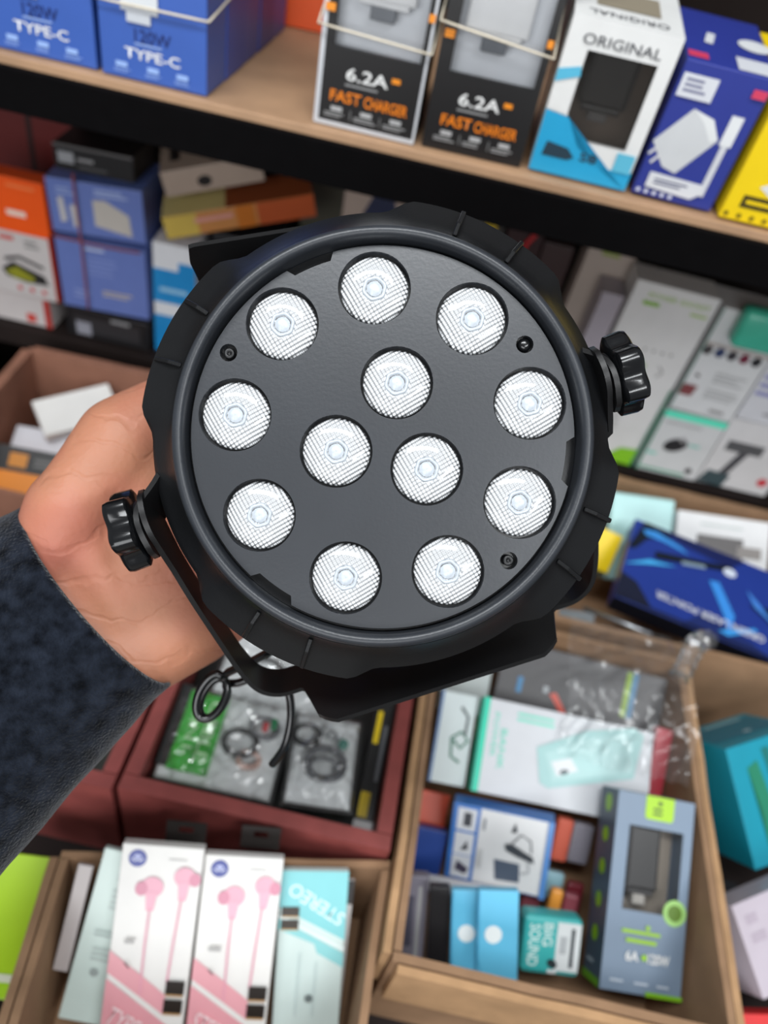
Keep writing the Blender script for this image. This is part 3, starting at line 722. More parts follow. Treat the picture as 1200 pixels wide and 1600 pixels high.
tube_bm(spline([(-.4215, .7505, 1.1245), (-.36, .752, 1.1245), (-.3240, .7545, 1.1255)], 5), .0011, 6, bm)
tag(from_bm('red_string', bm, M_STR, None, True), 'thin red string tied round the two periwinkle boxes', 'string')
b = Bx('blk', 'small_box', 'small black box lying on top of the periwinkle boxes', 'box', (26, 25, 27))
b.rect('F', .05, .30, .25, .72, (150, 152, 156), 'printed_label'); b.bars('F', .30, .40, .55, .62, 1, (150, 150, 152)); b.rect('F', 0, .90, 1, 1, (92, 90, 90)); b.bars('F', .3, .15, .7, .32, 1, (84, 84, 86))
b = Bx('', 'small_box', 'white box with red edge under the orange clipper box', 'box', (206, 198, 196), geom=((-.5130, .753, 1.001), (0, 0, 0), (.075, .08, .037)))
b.rect('F', .9, 0, 1, 1, (176, 40, 30)); b.rect('F', .6, .1, .75, .4, (206, 70, 60))
b = Bx('org', 'clipper_box', 'orange and white box picturing a black and yellow trimmer', 'box', (252, 92, 20))
b.rect('F', 0, 0, .97, .56, (208, 202, 200)); b.rect('F', .97, 0, 1, .58, (176, 42, 26)); b.rect('R', 0, 0, 1, .6, (160, 38, 24), 'printed_panel')
b.rect('F', .50, .70, .74, .745, (250, 226, 210), 'logo_patch'); b.rect('F', .55, .93, .9, .955, (252, 130, 70))
b.flat('F', [(.30, .22), (.46, .30), (.85, .22), (.9, .14), (.6, .13), (.35, .16)], (46, 44, 44), 'trimmer_picture'); b.line('F', [(.36, .31), (.55, .35), (.86, .29)], .004, (48, 46, 46), 'trimmer_picture')
b.flat('F', [(.34, .20), (.5, .26), (.72, .19), (.7, .145), (.45, .15)], (150, 150, 40), 'trimmer_picture')
for u in (.5, .66, .82): b.disc('F', u, .07, .0028, (214, 80, 84), 'feature_icon')
b.bars('F', .35, .47, .6, .54, 1, (214, 96, 90)); b.bars('F', .66, .44, .88, .52, 2, (150, 148, 146))
b = Bx('whblue', 'small_box', 'white and sky blue box beside the periwinkle boxes', 'box', (226, 228, 232))
b.rect('F', 0, .48, 1, .78, (30, 140, 206)); b.rect('F', .6, .72, 1, .86, (30, 140, 206)); b.bars('F', .15, .56, .9, .64, 1, (150, 200, 230)); b.rect('F', 0, 0, 1, .36, (30, 140, 206)); b.disc('F', .7, .22, .006, (20, 40, 80), 'printed_badge')
b = Bx('amber', 'long_box', 'long amber box lying tilted below the beige box', 'box', (198, 134, 76))
b.rect('F', 0, 0, .22, 1, (206, 178, 84)); b.rect('F', .62, 0, 1, 1, (184, 84, 40)); b.rect('F', .48, 0, .60, 1, (196, 112, 36)); b.bars('F', .2, .45, .48, .85, 1, (214, 150, 140))
b.rect('T', 0, 0, .42, .9, (226, 208, 140)); b.rect('T', .42, 0, 1, 1, (150, 78, 44))
b = Bx('beige', 'small_box', 'beige box with a black dot lying on the amber box', 'box', (168, 150, 136))
b.disc('F', .41, .42, .0075, (28, 26, 26), 'printed_badge', .75); b.rect('T', .62, .05, .9, .28, (54, 56, 58)); b.rect('T', .1, .3, .2, .9, (40, 36, 36))
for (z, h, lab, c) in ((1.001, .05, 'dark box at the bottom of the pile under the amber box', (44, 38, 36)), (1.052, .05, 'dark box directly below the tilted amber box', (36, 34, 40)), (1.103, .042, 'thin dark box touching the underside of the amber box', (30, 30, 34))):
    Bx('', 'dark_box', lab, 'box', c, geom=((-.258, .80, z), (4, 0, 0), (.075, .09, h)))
b = Bx('vase', 'display_card', 'pale box picturing a blue vase shape under the shelf', 'box', (176, 158, 146))
b.flat('F', [(.30, .62), (.72, .62), (.76, .80), (.66, .90), (.40, .90), (.28, .80)], (36, 44, 74), 'vase_picture'); b.disc('F', .53, .925, .019, (48, 96, 146), 'vase_picture', .42); b.rect('F', .45, .62, .58, .80, (64, 86, 112), 'vase_picture')
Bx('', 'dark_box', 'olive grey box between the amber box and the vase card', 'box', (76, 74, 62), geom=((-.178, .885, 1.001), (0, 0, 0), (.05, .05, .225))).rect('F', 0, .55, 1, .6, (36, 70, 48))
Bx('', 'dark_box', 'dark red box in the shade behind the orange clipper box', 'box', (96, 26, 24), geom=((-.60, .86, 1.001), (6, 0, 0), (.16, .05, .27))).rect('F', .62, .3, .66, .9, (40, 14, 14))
# dark blister packs in the shade
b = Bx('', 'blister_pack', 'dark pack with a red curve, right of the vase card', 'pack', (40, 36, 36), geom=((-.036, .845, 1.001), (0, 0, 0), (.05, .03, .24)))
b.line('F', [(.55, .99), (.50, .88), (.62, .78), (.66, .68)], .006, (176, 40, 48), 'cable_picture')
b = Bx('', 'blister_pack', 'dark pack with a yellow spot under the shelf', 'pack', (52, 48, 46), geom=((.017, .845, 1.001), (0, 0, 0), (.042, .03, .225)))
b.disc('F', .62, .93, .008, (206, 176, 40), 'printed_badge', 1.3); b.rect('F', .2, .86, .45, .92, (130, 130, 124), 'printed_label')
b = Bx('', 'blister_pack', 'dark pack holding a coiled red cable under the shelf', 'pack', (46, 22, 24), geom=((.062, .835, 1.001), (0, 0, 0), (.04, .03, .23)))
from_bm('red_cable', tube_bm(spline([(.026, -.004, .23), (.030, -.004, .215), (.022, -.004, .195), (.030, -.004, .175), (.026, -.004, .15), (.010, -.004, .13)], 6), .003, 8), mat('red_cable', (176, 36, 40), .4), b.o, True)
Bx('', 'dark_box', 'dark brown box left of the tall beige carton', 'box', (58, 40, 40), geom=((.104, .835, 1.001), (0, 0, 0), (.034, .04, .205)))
b = Bx('', 'tall_box', 'tall beige box with green print left of the white socket box', 'box', (170, 156, 146), geom=((.138, .80, 1.0035), (0, 0, 2), (.052, .04, .228)))
b.bars('F', .28, .95, .72, .985, 1, (136, 150, 70)); b.rect('F', 0, .3, 1, .55, (196, 190, 186))
b = Bx('', 'tall_box', 'lilac grey box edge between beige and white socket boxes', 'box', (164, 156, 164), geom=((.162, .757, 1.002), (0, 0, 1.5), (.023, .04, .20)))
b = Bx('socket', 'socket_box', 'tall white box with green lettering, POWER SOCKET', 'box', (214, 212, 210))
b.text('F', 'POWER', .36, .945, .34, .024, (150, 184, 70), 0, .02); b.text('F', 'SOCKET', .75, .945, .36, .024, (150, 184, 70), 0, .02)
b.rect('F', .16, .895, .36, .915, (130, 176, 50), 'printed_label'); b.bars('F', .74, .89, .95, .912, 1, (160, 190, 90))
for u in (.44, .55, .66, .77): b.disc('F', u, .68, .0014, (120, 118, 116), 'feature_icon')
b.bars('F', .36, .58, .60, .61, 1, (150, 180, 100)); b.line('F', [(.70, .61), (.78, .58), (.72, .55)], .0016, (150, 148, 146)); b.line('F', [(.70, .48), (.62, .43), (.70, .40)], .0016, (150, 148, 146))
b.flat('F', [(.55, .0), (.99, .0), (.99, .11), (.75, .10)], (130, 190, 40)); b.bars('F', .3, .2, .6, .3, 3, (190, 188, 186))
b.rect('F', .975, 0, 1, .5, (40, 130, 100), 'border_line')
b = Bx('mlow', 'mouse_box', 'white box with a mint band picturing a computer mouse', 'box', (204, 204, 204))
b.rect('F', .0, .90, 1, 1, (92, 226, 190), 'mint_band'); b.disc('F', .42, .50, .0135, (40, 38, 40), 'mouse_picture', .68, 28); b.disc('F', .49, .60, .0035, (150, 148, 148), 'mouse_picture')
b.bars('F', .05, .28, .24, .34, 1, (92, 200, 180)); b.bars('F', .62, .52, .8, .58, 1, (120, 196, 180)); b.bars('F', .04, .03, .8, .09, 1, (96, 170, 140)); b.bars('F', .1, .8, .8, .86, 1, (176, 176, 176)); b.rect('F', 0, 0, .03, 1, (40, 130, 100), 'border_line')
b.disc('F', .82, .15, .004, (60, 58, 60), 'adapter_picture')
b = Bx('mup', 'mouse_box', 'white box with teal window and a row of coloured mice', 'box', (208, 208, 208))
for k, c in enumerate(((70, 66, 66), (50, 62, 96), (54, 50, 56), (110, 36, 56), (36, 36, 38))): b.disc('F', .10 + .185 * k, .615, .0052, c, 'mouse_picture', 1.1)
b.rect('F', 0, .66, 1, .69, (176, 166, 160)); b.disc('F', .16, .37, .003, (96, 92, 92), 'mouse_picture', .6, -30); b.flat('F', [(.0, .16), (.22, .16), (.25, .27), (.04, .27)], (126, 66, 66), 'mouse_picture')
b.bars('F', .4, .33, .92, .45, 3, (180, 180, 180)); b.bars('F', .4, .17, .9, .28, 3, (184, 184, 184)); b.bars('F', .6, .04, .9, .10, 1, (150, 148, 148)); b.rect('F', 0, 0, .02, 1, (60, 120, 104), 'border_line')
# teal blister clipped over the corner of the mouse box
bm = bmesh.new(); add_box(bm, (.300, .724, 1.190), (.372, .7462, 1.232), .006)
tag(from_bm('teal_case', bm, mat('teal_plastic', (70, 178, 150), .25, var=.06), None, True), 'rounded teal plastic case on the mouse box', 'case')
b = Bx('', 'phone_stand_box', 'white box picturing a grey phone stand', 'box', (206, 204, 204), geom=((.3545, .750, 1.002), (0, 0, 0), (.085, .05, .095)))
b.rect('F', .12, .55, .62, .70, (84, 84, 86), 'stand_picture'); b.flat('F', [(.22, .2), (.34, .2), (.46, .56), (.34, .56)], (70, 70, 74), 'stand_picture'); b.flat('F', [(.0, .02), (.36, .0), (.40, .2), (.08, .22)], (60, 76, 80), 'stand_picture'); b.disc('F', .85, .2, .006, (196, 60, 70), 'brand_patch')
b = Bx('', 'phone_box', 'white box with purple lettering at the right end', 'box', (202, 202, 206), geom=((.3560, .750, 1.0985), (0, 0, 1), (.085, .05, .11)))
b.bars('F', .05, .28, .6, .56, 3, (140, 140, 186)); b.disc('F', .3, .78, .006, (84, 92, 96), 'feature_icon'); b.bars('F', .3, .08, .55, .14, 1, (150, 148, 150))

# ------------------------------------------------------------------ earphone carton
PINK = (222, 150, 160)
def earphone_box(key, label, word, textrot=-27):
    b = Bx(key, 'earphone_box', label, 'box', (226, 224, 220))
    b.disc('F', .20, .945, .0060, (70, 80, 150), 'logo_badge'); b.disc('F', .20, .953, .0026, (176, 182, 220), 'logo_badge', .5); b.line('F', [(.13, .945), (.17, .935), (.20, .942), (.23, .935), (.27, .945)], .001, (210, 214, 236), 'logo_badge')
    b.bars('F', .58, .945, .90, .955, 1, (196, 194, 192))
    b.flat('F', [(-.0 + .0, .545), (.30, .50), (.55, .46), (.745, .44), (1, .40), (1, 0), (0, 0)], PINK, 'printed_panel') if False else None
    b.flat('F', [(0, .57), (.42, .475), (.74, .40), (.74, .32), (.42, .39), (0, .48)], (224, 160, 168), 'diagonal_stripe')
    b.flat('F', [(0, .455), (1, .235), (1, 0), (0, 0)], (222, 156, 164), 'diagonal_panel')
    for cx, cy, r_, k in ((.42, .835, .0074, -1), (.80, .885, .0070, 1)):
        b.disc('F', cx, cy, r_, (226, 168, 184), 'earphone_picture', .95); b.disc('F', cx + k * .13, cy - .008, r_ * .55, (206, 138, 158), 'earphone_picture', 1.2)
        b.flat('F', [(cx - .07, cy - .02), (cx + .07, cy - .02), (cx + .045, cy - .095), (cx - .045, cy - .095)], (230, 172, 188), 'earphone_picture')
    b.line('F', [(.42, .75), (.415, .6), (.43, .40)], .0013, (222, 160, 176), 'cable_picture'); b.line('F', [(.79, .80), (.76, .62), (.74, .45)], .0013, (222, 160, 176), 'cable_picture')
    for v in (.41, .335): b.rect('F', .735, v, .965, v + .055, (34, 28, 24), 'gold_sticker'); b.rect('F', .74, v - .008, .96, v, (176, 136, 90), 'gold_sticker')
    b.bars('F', .17, .60, .34, .63, 1, (170, 168, 166)); b.line('F', [(.20, .53), (.26, .51)], .001, (90, 60, 64), 'fine_print')
    b.text('F', word, .36, .275, .62, .075, (240, 214, 216), textrot, .02)
    return b
earphone_box('ear1', 'pink and white earphone box lettered Type, second from left', 'TYPE-C')
earphone_box('ear2', 'pink and white earphone box next to the teal STEREO box', 'STEREO')
b = Bx('ear3', 'earphone_box', 'teal and mint earphone box lettered STEREO', 'box', (206, 222, 218))
b.flat('F', [(0, .80), (1, .62), (1, 1), (0, 1)], (128, 200, 204), 'diagonal_panel'); b.text('F', 'STEREO', .55, .82, .95, .075, (214, 234, 234), 148, .03)
b.flat('F', [(.0, .74), (1.0, .55), (1, .47), (.6, .55), (.55, .60), (0, .68)], (140, 204, 206), 'diagonal_stripe'); b.flat('F', [(0, .765), (1, .585), (1, .56), (0, .74)], (220, 232, 230), 'diagonal_stripe')
for v in (.755, .685): b.rect('F', .04, v, .30, v + .05, (52, 44, 36), 'gold_sticker'); b.rect('F', .04, v - .008, .30, v, (190, 152, 104), 'gold_sticker')
b.line('F', [(.35, .55), (.33, .2)], .0014, (196, 212, 210), 'cable_picture'); b.line('F', [(.6, .50), (.58, .2)], .0014, (196, 212, 210), 'cable_picture'); b.disc('F', .52, .3, .003, (110, 120, 120), 'feature_icon')
b = Bx('mint', 'earphone_box', 'mint white box seen from the back, left of the pink earphone boxes', 'box', (204, 220, 214))
b.bars('F', .55, .93, .66, .95, 1, (110, 116, 116)); b.bars('F', .4, .83, .75, .88, 2, (180, 194, 190)); b.bars('F', .38, .66, .60, .79, 4, (186, 198, 194)); b.bars('F', .25, .50, .8, .55, 2, (172, 186, 182)); b.bars('F', .3, .36, .8, .45, 3, (180, 192, 188)); b.disc('F', .45, .30, .003, (150, 160, 158), 'feature_icon')
Bx('', 'earphone_box', 'grey box at the left wall of the earphone carton', 'box', (176, 168, 166), geom=((-.1480, .132, .935), (8.9, -42, 7), (.010, .003, .075)))
b = Bx('', 'earphone_box', 'white and black box at the right wall of the earphone carton', 'box', (196, 192, 190), geom=((.0310, .1320, .8800), (8, -40.9, -1.5), (.0245, .003, .128)))
b.rect('F', 0, .86, 1, 1, (30, 28, 28)); b.bars('F', .1, .3, .8, .7, 3, (150, 146, 146))
for dx, lab in ((.0, 'black hang tab above the first pink earphone box'), (.052, 'black hang tab above the second pink earphone box')):
    bm = bmesh.new()
    for a_, b_ in (((0, 0, 0), (.028, .0012, .009)), ((0, 0, .009), (.009, .0012, .018)), ((.019, 0, .009), (.028, .0012, .018)), ((.009, 0, .014), (.019, .0012, .018))): add_box(bm, a_, b_)
    o = from_bm('hang_tab', bm, mat('black_hang_tab', (44, 40, 38), .5)); o.location = (-.098 + dx, .2120 + dx * .17, .982); o.rotation_euler = (math.radians(-30), 0, math.radians(8))
    tag(o, lab, 'hang tab', 'hang tabs behind the earphone boxes')

# ------------------------------------------------------------------ lime boxes at the left
b = Bx('lime', 'lime_box', 'lime green box, upper one by the earphone carton', 'box', (166, 206, 10)); b.rect('F', 0, 0, 1, .06, (216, 220, 196), 'white_band'); b.rect('F', .97, 0, 1, 1, (190, 216, 90), 'edge_line')
for k in range(1):
    L, R, D = BOXES['lime']
    Bx('', 'lime_box', ['lime green box just under the upper lime box', 'lime green box at the bottom of the lime pile'][k], 'box', [(156, 196, 14), (146, 186, 16)][k], geom=((L[0] - .004, L[1] - .006 + k * .004, L[2] - .0205 - k * .0205 - .001), (R[0], R[1], R[2]), D))

# ------------------------------------------------------------------ big right-hand carton
b = Bx('grey', 'charger_box', 'blue-grey box with a window and lime patches', 'box', (116, 134, 154), window=(.18, .40, .88, .83))
b.flat('F', [(.38, .875), (.71, .875), (.73, .895), (.73, 1), (.36, 1), (.36, .895)], (160, 204, 20), 'brand_patch'); b.bars('F', .46, .895, .63, .945, 2, (60, 84, 20), 'logo_mark'); b.disc('F', .545, .965, .0018, (60, 84, 20), 'brand_patch')
b.disc('F', .84, .42, .0092, (150, 196, 110), 'round_sticker'); b.disc('F', .84, .42, .0058, (84, 116, 30), 'round_sticker')
b.bars('F', .2, .28, .86, .315, 1, (150, 196, 40)); b.bars('F', .26, .235, .78, .275, 1, (150, 196, 40)); b.disc('F', .52, .325, .0018, (150, 196, 40), 'printed_badge')
b.text('F', '6A', .35, .18, .16, .05, WHITE, 0, .04); b.disc('F', .50, .18, .0022, (150, 200, 40), 'printed_badge'); b.text('F', '120W', .68, .18, .27, .05, WHITE, 0, .04)
for u in (.1, .40, .68): b.bars('F', u, .045, u + .2, .065, 1, (190, 200, 212))
b.rect('F', .55, -.0 + .0, 1, .022, (120, 176, 30), 'edge_line')
b.rect('L', 0, 0, 1, 1, (70, 84, 98), 'side_print')
for v, r_ in ((.92, .006), (.75, .005), (.58, .005), (.41, .005), (.24, .005)): b.disc('L', .5, v, r_, (128, 176, 30), 'side_badge', 1.15)
b.bars('L', .2, .08, .8, .12, 1, (150, 160, 170)); b.rect('L', 0, 0, 1, .04, (96, 150, 40), 'edge_line')
box_obj('inner_tray', (.004, .024, .006), (b.w - .004, .0255, b.h - .006), card((150, 140, 128)), b.o)
L, R, D = BOXES['grey']
RG = Matrix.Rotation(math.radians(R[0]), 3, 'Z') @ Matrix.Rotation(math.radians(R[1]), 3, 'X') @ Matrix.Rotation(math.radians(R[2]), 3, 'Y')
charger('wall_charger', 'black charger behind the window of the blue-grey box', Vector(L) + RG @ Vector((.014, .004, .054)), R, .026, .018, .062, (30, 28, 28), (150, 146, 140))
b = Bx('pbank', 'power_bank_box', 'white power bank box with a teal end and mint picture', 'box', (206, 208, 212))
b.rect('L', 0, 0, 1, 1, (20, 200, 164), 'teal_end'); b.rect('F', 0, 0, .035, 1, (20, 206, 170), 'teal_end')
b.text('F', 'POWER', .085, .62, .24, .055, (110, 214, 190), -90, .02); b.text('F', 'BANK', .135, .48, .22, .07, (110, 214, 190), -90, .02); b.bars('F', .20, .80, .47, .92, 2, (130, 220, 198))
b.flat('F', [(.33, .58), (.60, .86), (.88, 1.0), (.94, .94), (.90, .46), (.42, .18), (.37, .22)], (164, 204, 202), 'power_bank_picture'); b.flat('F', [(.38, .54), (.60, .78), (.86, .92), (.88, .52), (.44, .26)], (176, 212, 210), 'power_bank_picture')
b.flat('F', [(.42, .46), (.53, .54), (.58, .42), (.46, .32)], (222, 224, 226), 'printed_label'); b.disc('F', .50, .38, .004, (90, 100, 104), 'feature_icon', .5, 20)
b = Bx('adapt', 'adapter_box', 'white and blue box picturing a power adapter', 'box', (60, 116, 190))
b.rect('F', .28, .02, .955, .985, (218, 218, 218)); 
for v in (.66, .34, .04): b.rect('F', .055, v, .245, v + .29, (214, 216, 220), 'picture_frame')
b.rect('F', .12, .72, .20, .90, (52, 54, 60), 'laptop_picture'); b.flat('F', [(.12, .40), (.2, .42), (.18, .54), (.15, .46)], (70, 70, 74), 'plug_picture'); b.flat('F', [(.09, .14), (.2, .10), (.23, .18), (.11, .26)], (70, 64, 82), 'adapter_picture')
b.flat('F', [(.47, .38), (.72, .38), (.74, .14), (.50, .12)], (82, 92, 108), 'adapter_picture'); b.flat('F', [(.55, .60), (.62, .62), (.84, .50), (.86, .42), (.68, .47), (.57, .52)], (60, 64, 70), 'cable_picture')
b.line('F', [(.62, .62), (.70, .76), (.80, .70), (.82, .55)], .0012, (90, 92, 96), 'cable_picture'); b.flat('F', [(.60, .76), (.66, .78), (.63, .90)], (56, 58, 64), 'plug_picture'); b.line('F', [(.74, .26), (.82, .30), (.80, .44)], .001, (150, 152, 156), 'cable_picture')
b.bars('F', .32, .65, .345, .95, 1, (130, 132, 138)); b.bars('F', .31, .1, .35, .6, 1, (196, 196, 196)); b.rect('F', .945, 0, 1, 1, (84, 134, 196), 'edge_line')
SKY = (96, 182, 216)
def pouch(geom, label):
    L, R, D = geom
    b = Bx('', 'card_pouch', label, 'pouch', SKY, geom=geom)
    W = .9
    b.flat('F', [(.0, .0), (.12, .0), (.06, .06), (0, .12)], (206, 222, 228), 'corner_print'); b.disc('F', .38, .52, .0062, (226, 232, 232), 'white_dot', 1.0)
    b.line('F', [(.02, .98), (.0 + .01, .80), (.01, .25), (.10, .08), (.30, .01)], .0010, (64, 150, 190), 'flap_edge')
    return b
L, R, D = BOXES['pouch']
pouch(((.1400, .1800, .9500), R, (.0290, .008, .0630)), 'sky blue card pouch with a white dot, beside BIG SOUND')
pouch(((.1236, .1815, .9360), R, (.0290, .008, .0630)), 'sky blue card pouch half hidden, beside the black sleeve')
Bx('', 'black_sleeve', 'narrow black sleeve left of the sky blue pouches', 'sleeve', (26, 24, 26), geom=((.1080, .1820, .926), (0.4, -46, -10), (.0150, .008, .066)))
b = Bx('', 'clear_pack', 'grey plastic pack at the left wall by the black sleeve', 'pack', (128, 124, 136), geom=((.0890, .1850, .908), (0.4, -44, -8), (.0180, .010, .075)))
b.rect('F', .6, .1, .75, .9, (176, 176, 176)); b.rect('F', .1, .3, .45, .8, (84, 82, 96))
b = Bx('bigs', 'speaker_box', 'teal and white box lettered BIG SOUND', 'box', (60, 172, 170), bev=.004)
b.rect('F', .56, .10, .96, .93, (216, 220, 220)); b.text('F', 'SOUND', .19, .50, .66, .20, (214, 232, 228), -90, .03); b.text('F', 'BIG', .41, .70, .36, .18, (214, 232, 228), -90, .03)
b.bars('F', .62, .25, .75, .85, 1, (176, 180, 182)); b.rect('F', .80, .18, .86, .85, (66, 72, 76), 'fine_print'); b.disc('F', .52, .22, .0040, (44, 52, 56), 'earbud_picture', .75, -30)
b.rect('F', .45, .06, .60, .12, (216, 220, 220))
# dark hanging card in a clear bag
b = Bx('darkcard', 'accessory_card', 'dark grey accessory card with an orange pen picture', 'card', (72, 70, 72), geom=((.1380, .4150, .9520), (-.7, -52.7, .9), (.1560, .003, .0580)))
b.rect('F', .755, .24, .79, .95, (150, 184, 60), 'lime_strip'); b.rect('F', .79, .24, .825, .95, (72, 130, 170), 'blue_strip')
b.flat('F', [(.32, .30), (.36, .34), (.44, .07), (.41, .03)], (226, 88, 68), 'pen_picture'); b.rect('F', .28, .30, .31, .40, (190, 196, 200), 'pen_picture'); b.rect('F', .12, .20, .15, .45, (50, 140, 196), 'pen_picture')
b = Bx('', 'cable_box', 'white box picturing a green cable, left of the power bank', 'box', (200, 210, 210), geom=((.0860, .3160, .960), (2, -60, 0), (.0310, .010, .075)))
b.line('F', [(.75, .25), (.5, .3), (.45, .5), (.7, .58), (.9, .5), (.72, .4), (.5, .48)], .0025, (50, 110, 90), 'cable_picture'); b.line('F', [(.8, .55), (.82, .75), (.6, .85)], .0025, (60, 70, 72), 'cable_picture'); b.rect('F', 0, 0, .07, 1, (70, 110, 160), 'edge_line')
Bx('', 'cable_box', 'plain white carton end just below the stage light yoke', 'box', (196, 206, 204), geom=((.090, .402, .935), (2, -55, 0), (.045, .010, .05)))
Bx('', 'orange_pack', 'orange red pack under the cable box at the left wall', 'pack', (206, 76, 44), geom=((.0850, .2880, .920), (0, -55, 0), (.0250, .010, .036)))
Bx('', 'blue_pack', 'royal blue pack tucked left of the adapter box', 'pack', (36, 66, 140), geom=((.0850, .2500, .905), (0, -45, 0), (.0260, .010, .050)))
Bx('', 'white_slip', 'white carton edge under the adapter box', 'box', (206, 204, 208), geom=((.0880, .2440, .922), (-9, -42, -11), (.078, .004, .012)))
Bx('', 'crimson_pack', 'crimson pack standing by the right carton wall', 'pack', (186, 56, 70), geom=((.2805, .335, .925), (-4, -52, -2), (.0145, .012, .090)))
# loose small goods between the adapter box and the blue-grey box
for i, (x, y, z, sx, sy, sz, c, rz, lab) in enumerate((
        (.2045, .3300, .935, .034, .008, .024, (120, 40, 36), 10, 'dark red packet behind the adapter box'),
        (.2010, .2900, .925, .014, .010, .036, (222, 104, 80), -10, 'coral packet beside the adapter box'),
        (.2170, .2940, .920, .018, .010, .034, (150, 146, 156), 20, 'silver packet next to the coral packet'),
        (.1980, .2640, .912, .016, .008, .022, (150, 190, 200), -30, 'pale blue packet below the coral packet'),
        (.2180, .2580, .905, .014, .008, .026, (116, 36, 46), 25, 'maroon packet beside the pale blue packet'),
        (.1810, .2400, .900, .015, .008, .030, (130, 66, 76), 5, 'rose packet behind the BIG SOUND box'),
        (.1990, .2400, .918, .010, .008, .030, (226, 150, 60), 8, 'amber packet behind the BIG SOUND box'),
        (.2100, .2390, .918, .012, .008, .030, (134, 64, 74), -6, 'plum packet behind the BIG SOUND box'))):
    Bx('', 'small_packet', lab, 'packet', c, geom=((x, y, z), (0, -45, 0), (sx, sy, sz)), bev=.0025)

# ------------------------------------------------------------------ carton behind, right
b = Bx('laser', 'laser_pointer_box', 'blue and black GREEN LASER POINTER box', 'box', (34, 56, 136), geom=((.2447, .5382, .9960), (-5.9, -80.4, 6.7), (.175, .024, .1075)))
b.flat('F', [(0, .62), (.06, 1), (.32, 1), (.10, .80), (.04, .62)], (18, 24, 38), 'dark_swirl'); b.flat('F', [(.1, 1), (.7, 1), (.6, .84), (.3, .90)], (24, 34, 84), 'dark_swirl'); b.flat('F', [(.0, 0), (.0, .3), (.1, .25), (.22, .02)], (26, 30, 50), 'dark_swirl'); b.flat('F', [(.4, .0), (.5, .2), (.8, .1), (.9, 0)], (30, 44, 100), 'dark_swirl'); b.flat('F', [(.75, .5), (1, .6), (1, .2), (.86, .4)], (22, 34, 66), 'dark_swirl')
b.flat('F', [(.06, .90), (.14, .93), (.30, .86), (.36, .80), (.20, .84), (.08, .84)], (60, 140, 214), 'light_swirl'); b.flat('F', [(0, .40), (.14, .50), (.30, .60), (.14, .56)], (70, 170, 226), 'light_swirl'); b.flat('F', [(.50, .60), (.56, .62), (.68, .30), (.66, .06), (.62, .26)], (60, 140, 220), 'light_swirl'); b.flat('F', [(.60, .08), (.80, .26), (.82, .24), (.66, .06)], (60, 150, 220), 'light_swirl'); b.flat('F', [(.72, .66), (.78, .50), (.92, .36), (.80, .56)], (70, 130, 210), 'light_swirl')
b.flat('F', [(.16, .68), (.62, .86), (.63, .80), (.17, .60)], (20, 26, 30), 'pointer_picture'); b.flat('F', [(.32, .69), (.46, .75), (.47, .71), (.33, .65)], (130, 150, 166), 'pointer_picture'); b.disc('F', .61, .78, .0068, (206, 214, 228), 'pointer_picture', .8)
b.text('F', 'GREEN LASER POINTER', .54, .185, .64, .075, (214, 216, 224), 178.5, .035)
b.rect('F', 0, 0, 1, .02, (20, 24, 40), 'edge_line')
# black end of the box towards the viewer
e_ = b
bm = bmesh.new(); add_box(bm, (.0, .001, -.0012), (.175, .023, -.0002)); from_bm('bottom_print', bm, card((22, 24, 34)), b.o)
b = Bx('mintc2', 'pale_box', 'pale aqua box behind the laser pointer box', 'box', (176, 218, 216), bev=.003)
b = Bx('whitec2', 'white_box', 'white box with a grey picture behind the laser pointer box', 'box', (222, 222, 222)); b.bars('F', .25, .86, .8, .90, 1, (176, 186, 182)); b.rect('F', .22, .45, .72, .76, (96, 92, 92), 'printed_picture'); b.rect('F', .66, .55, .92, .68, (140, 134, 130), 'printed_picture')
b = Bx('', 'yellow_pack', 'bright yellow box beside the stage light and laser box', 'box', (240, 206, 10), geom=((.2190, .6066, .965), (3.3, -42.8, 12.3), (.0360, .016, .0444)))
for u in (.3, .5, .7): b.rect('R', u, .05, u + .04, .95, (220, 184, 10), 'groove_line')
Bx('', 'grey_case', 'grey case under the yellow box at the front of its carton', 'case', (92, 100, 104), geom=((.1950, .505, .905), (6, -50, 0), (.055, .02, .06)))
tag(from_bm('screwdriver_shaft', tube_bm([(.2160, .522, .985), (.252, .498, 1.002), (.275, .4915, 1.004)], .0022, 8), mat('steel', (190, 194, 198), .25, metal=.8), None, True), 'thin steel rod lying on the carton edge by the laser box', 'rod')

# ------------------------------------------------------------------ far right: teal box and neighbours
b = Bx('teal', 'teal_box', 'turquoise box lying askew at the right edge', 'box', (20, 142, 164)); b.text('F', 'JBL', .34, .45, .70, .10, (40, 130, 60), -75, .02) if False else None
b.flat('F', [(.20, .80), (.34, .84), (.42, .40), (.34, .08), (.24, .10), (.26, .45)], (36, 126, 96), 'green_print'); b.flat('F', [(.42, .92), (.52, .92), (.60, .40), (.50, .36)], (26, 112, 108), 'green_print'); b.rect('T', .05, .25, .95, .85, (24, 118, 142)); b.disc('T', .55, .35, .004, (176, 206, 214), 'printed_badge', .7); b.bars('T', .3, .75, .9, .9, 1, (150, 190, 200))
b = Bx('purple', 'lilac_box', 'pale lilac box below the turquoise box', 'box', (190, 180, 190)); b.bars('F', .1, .5, .3, .9, 2, (176, 164, 176))
b = Bx('', 'red_pack', 'red pack with a white label at the lower right corner', 'pack', (206, 44, 44), geom=((.3500, .136, .888), (6, -62, -4), (.07, .016, .080))); b.rect('F', .12, .12, .42, .55, (206, 206, 208), 'white_label'); b.bars('F', .18, .2, .36, .48, 3, (120, 130, 140))
Bx('', 'black_pack', 'black pack in the gap right of the large carton', 'pack', (28, 27, 30), geom=((.3140, .140, .890), (0, -75, 0), (.013, .02, .16)))
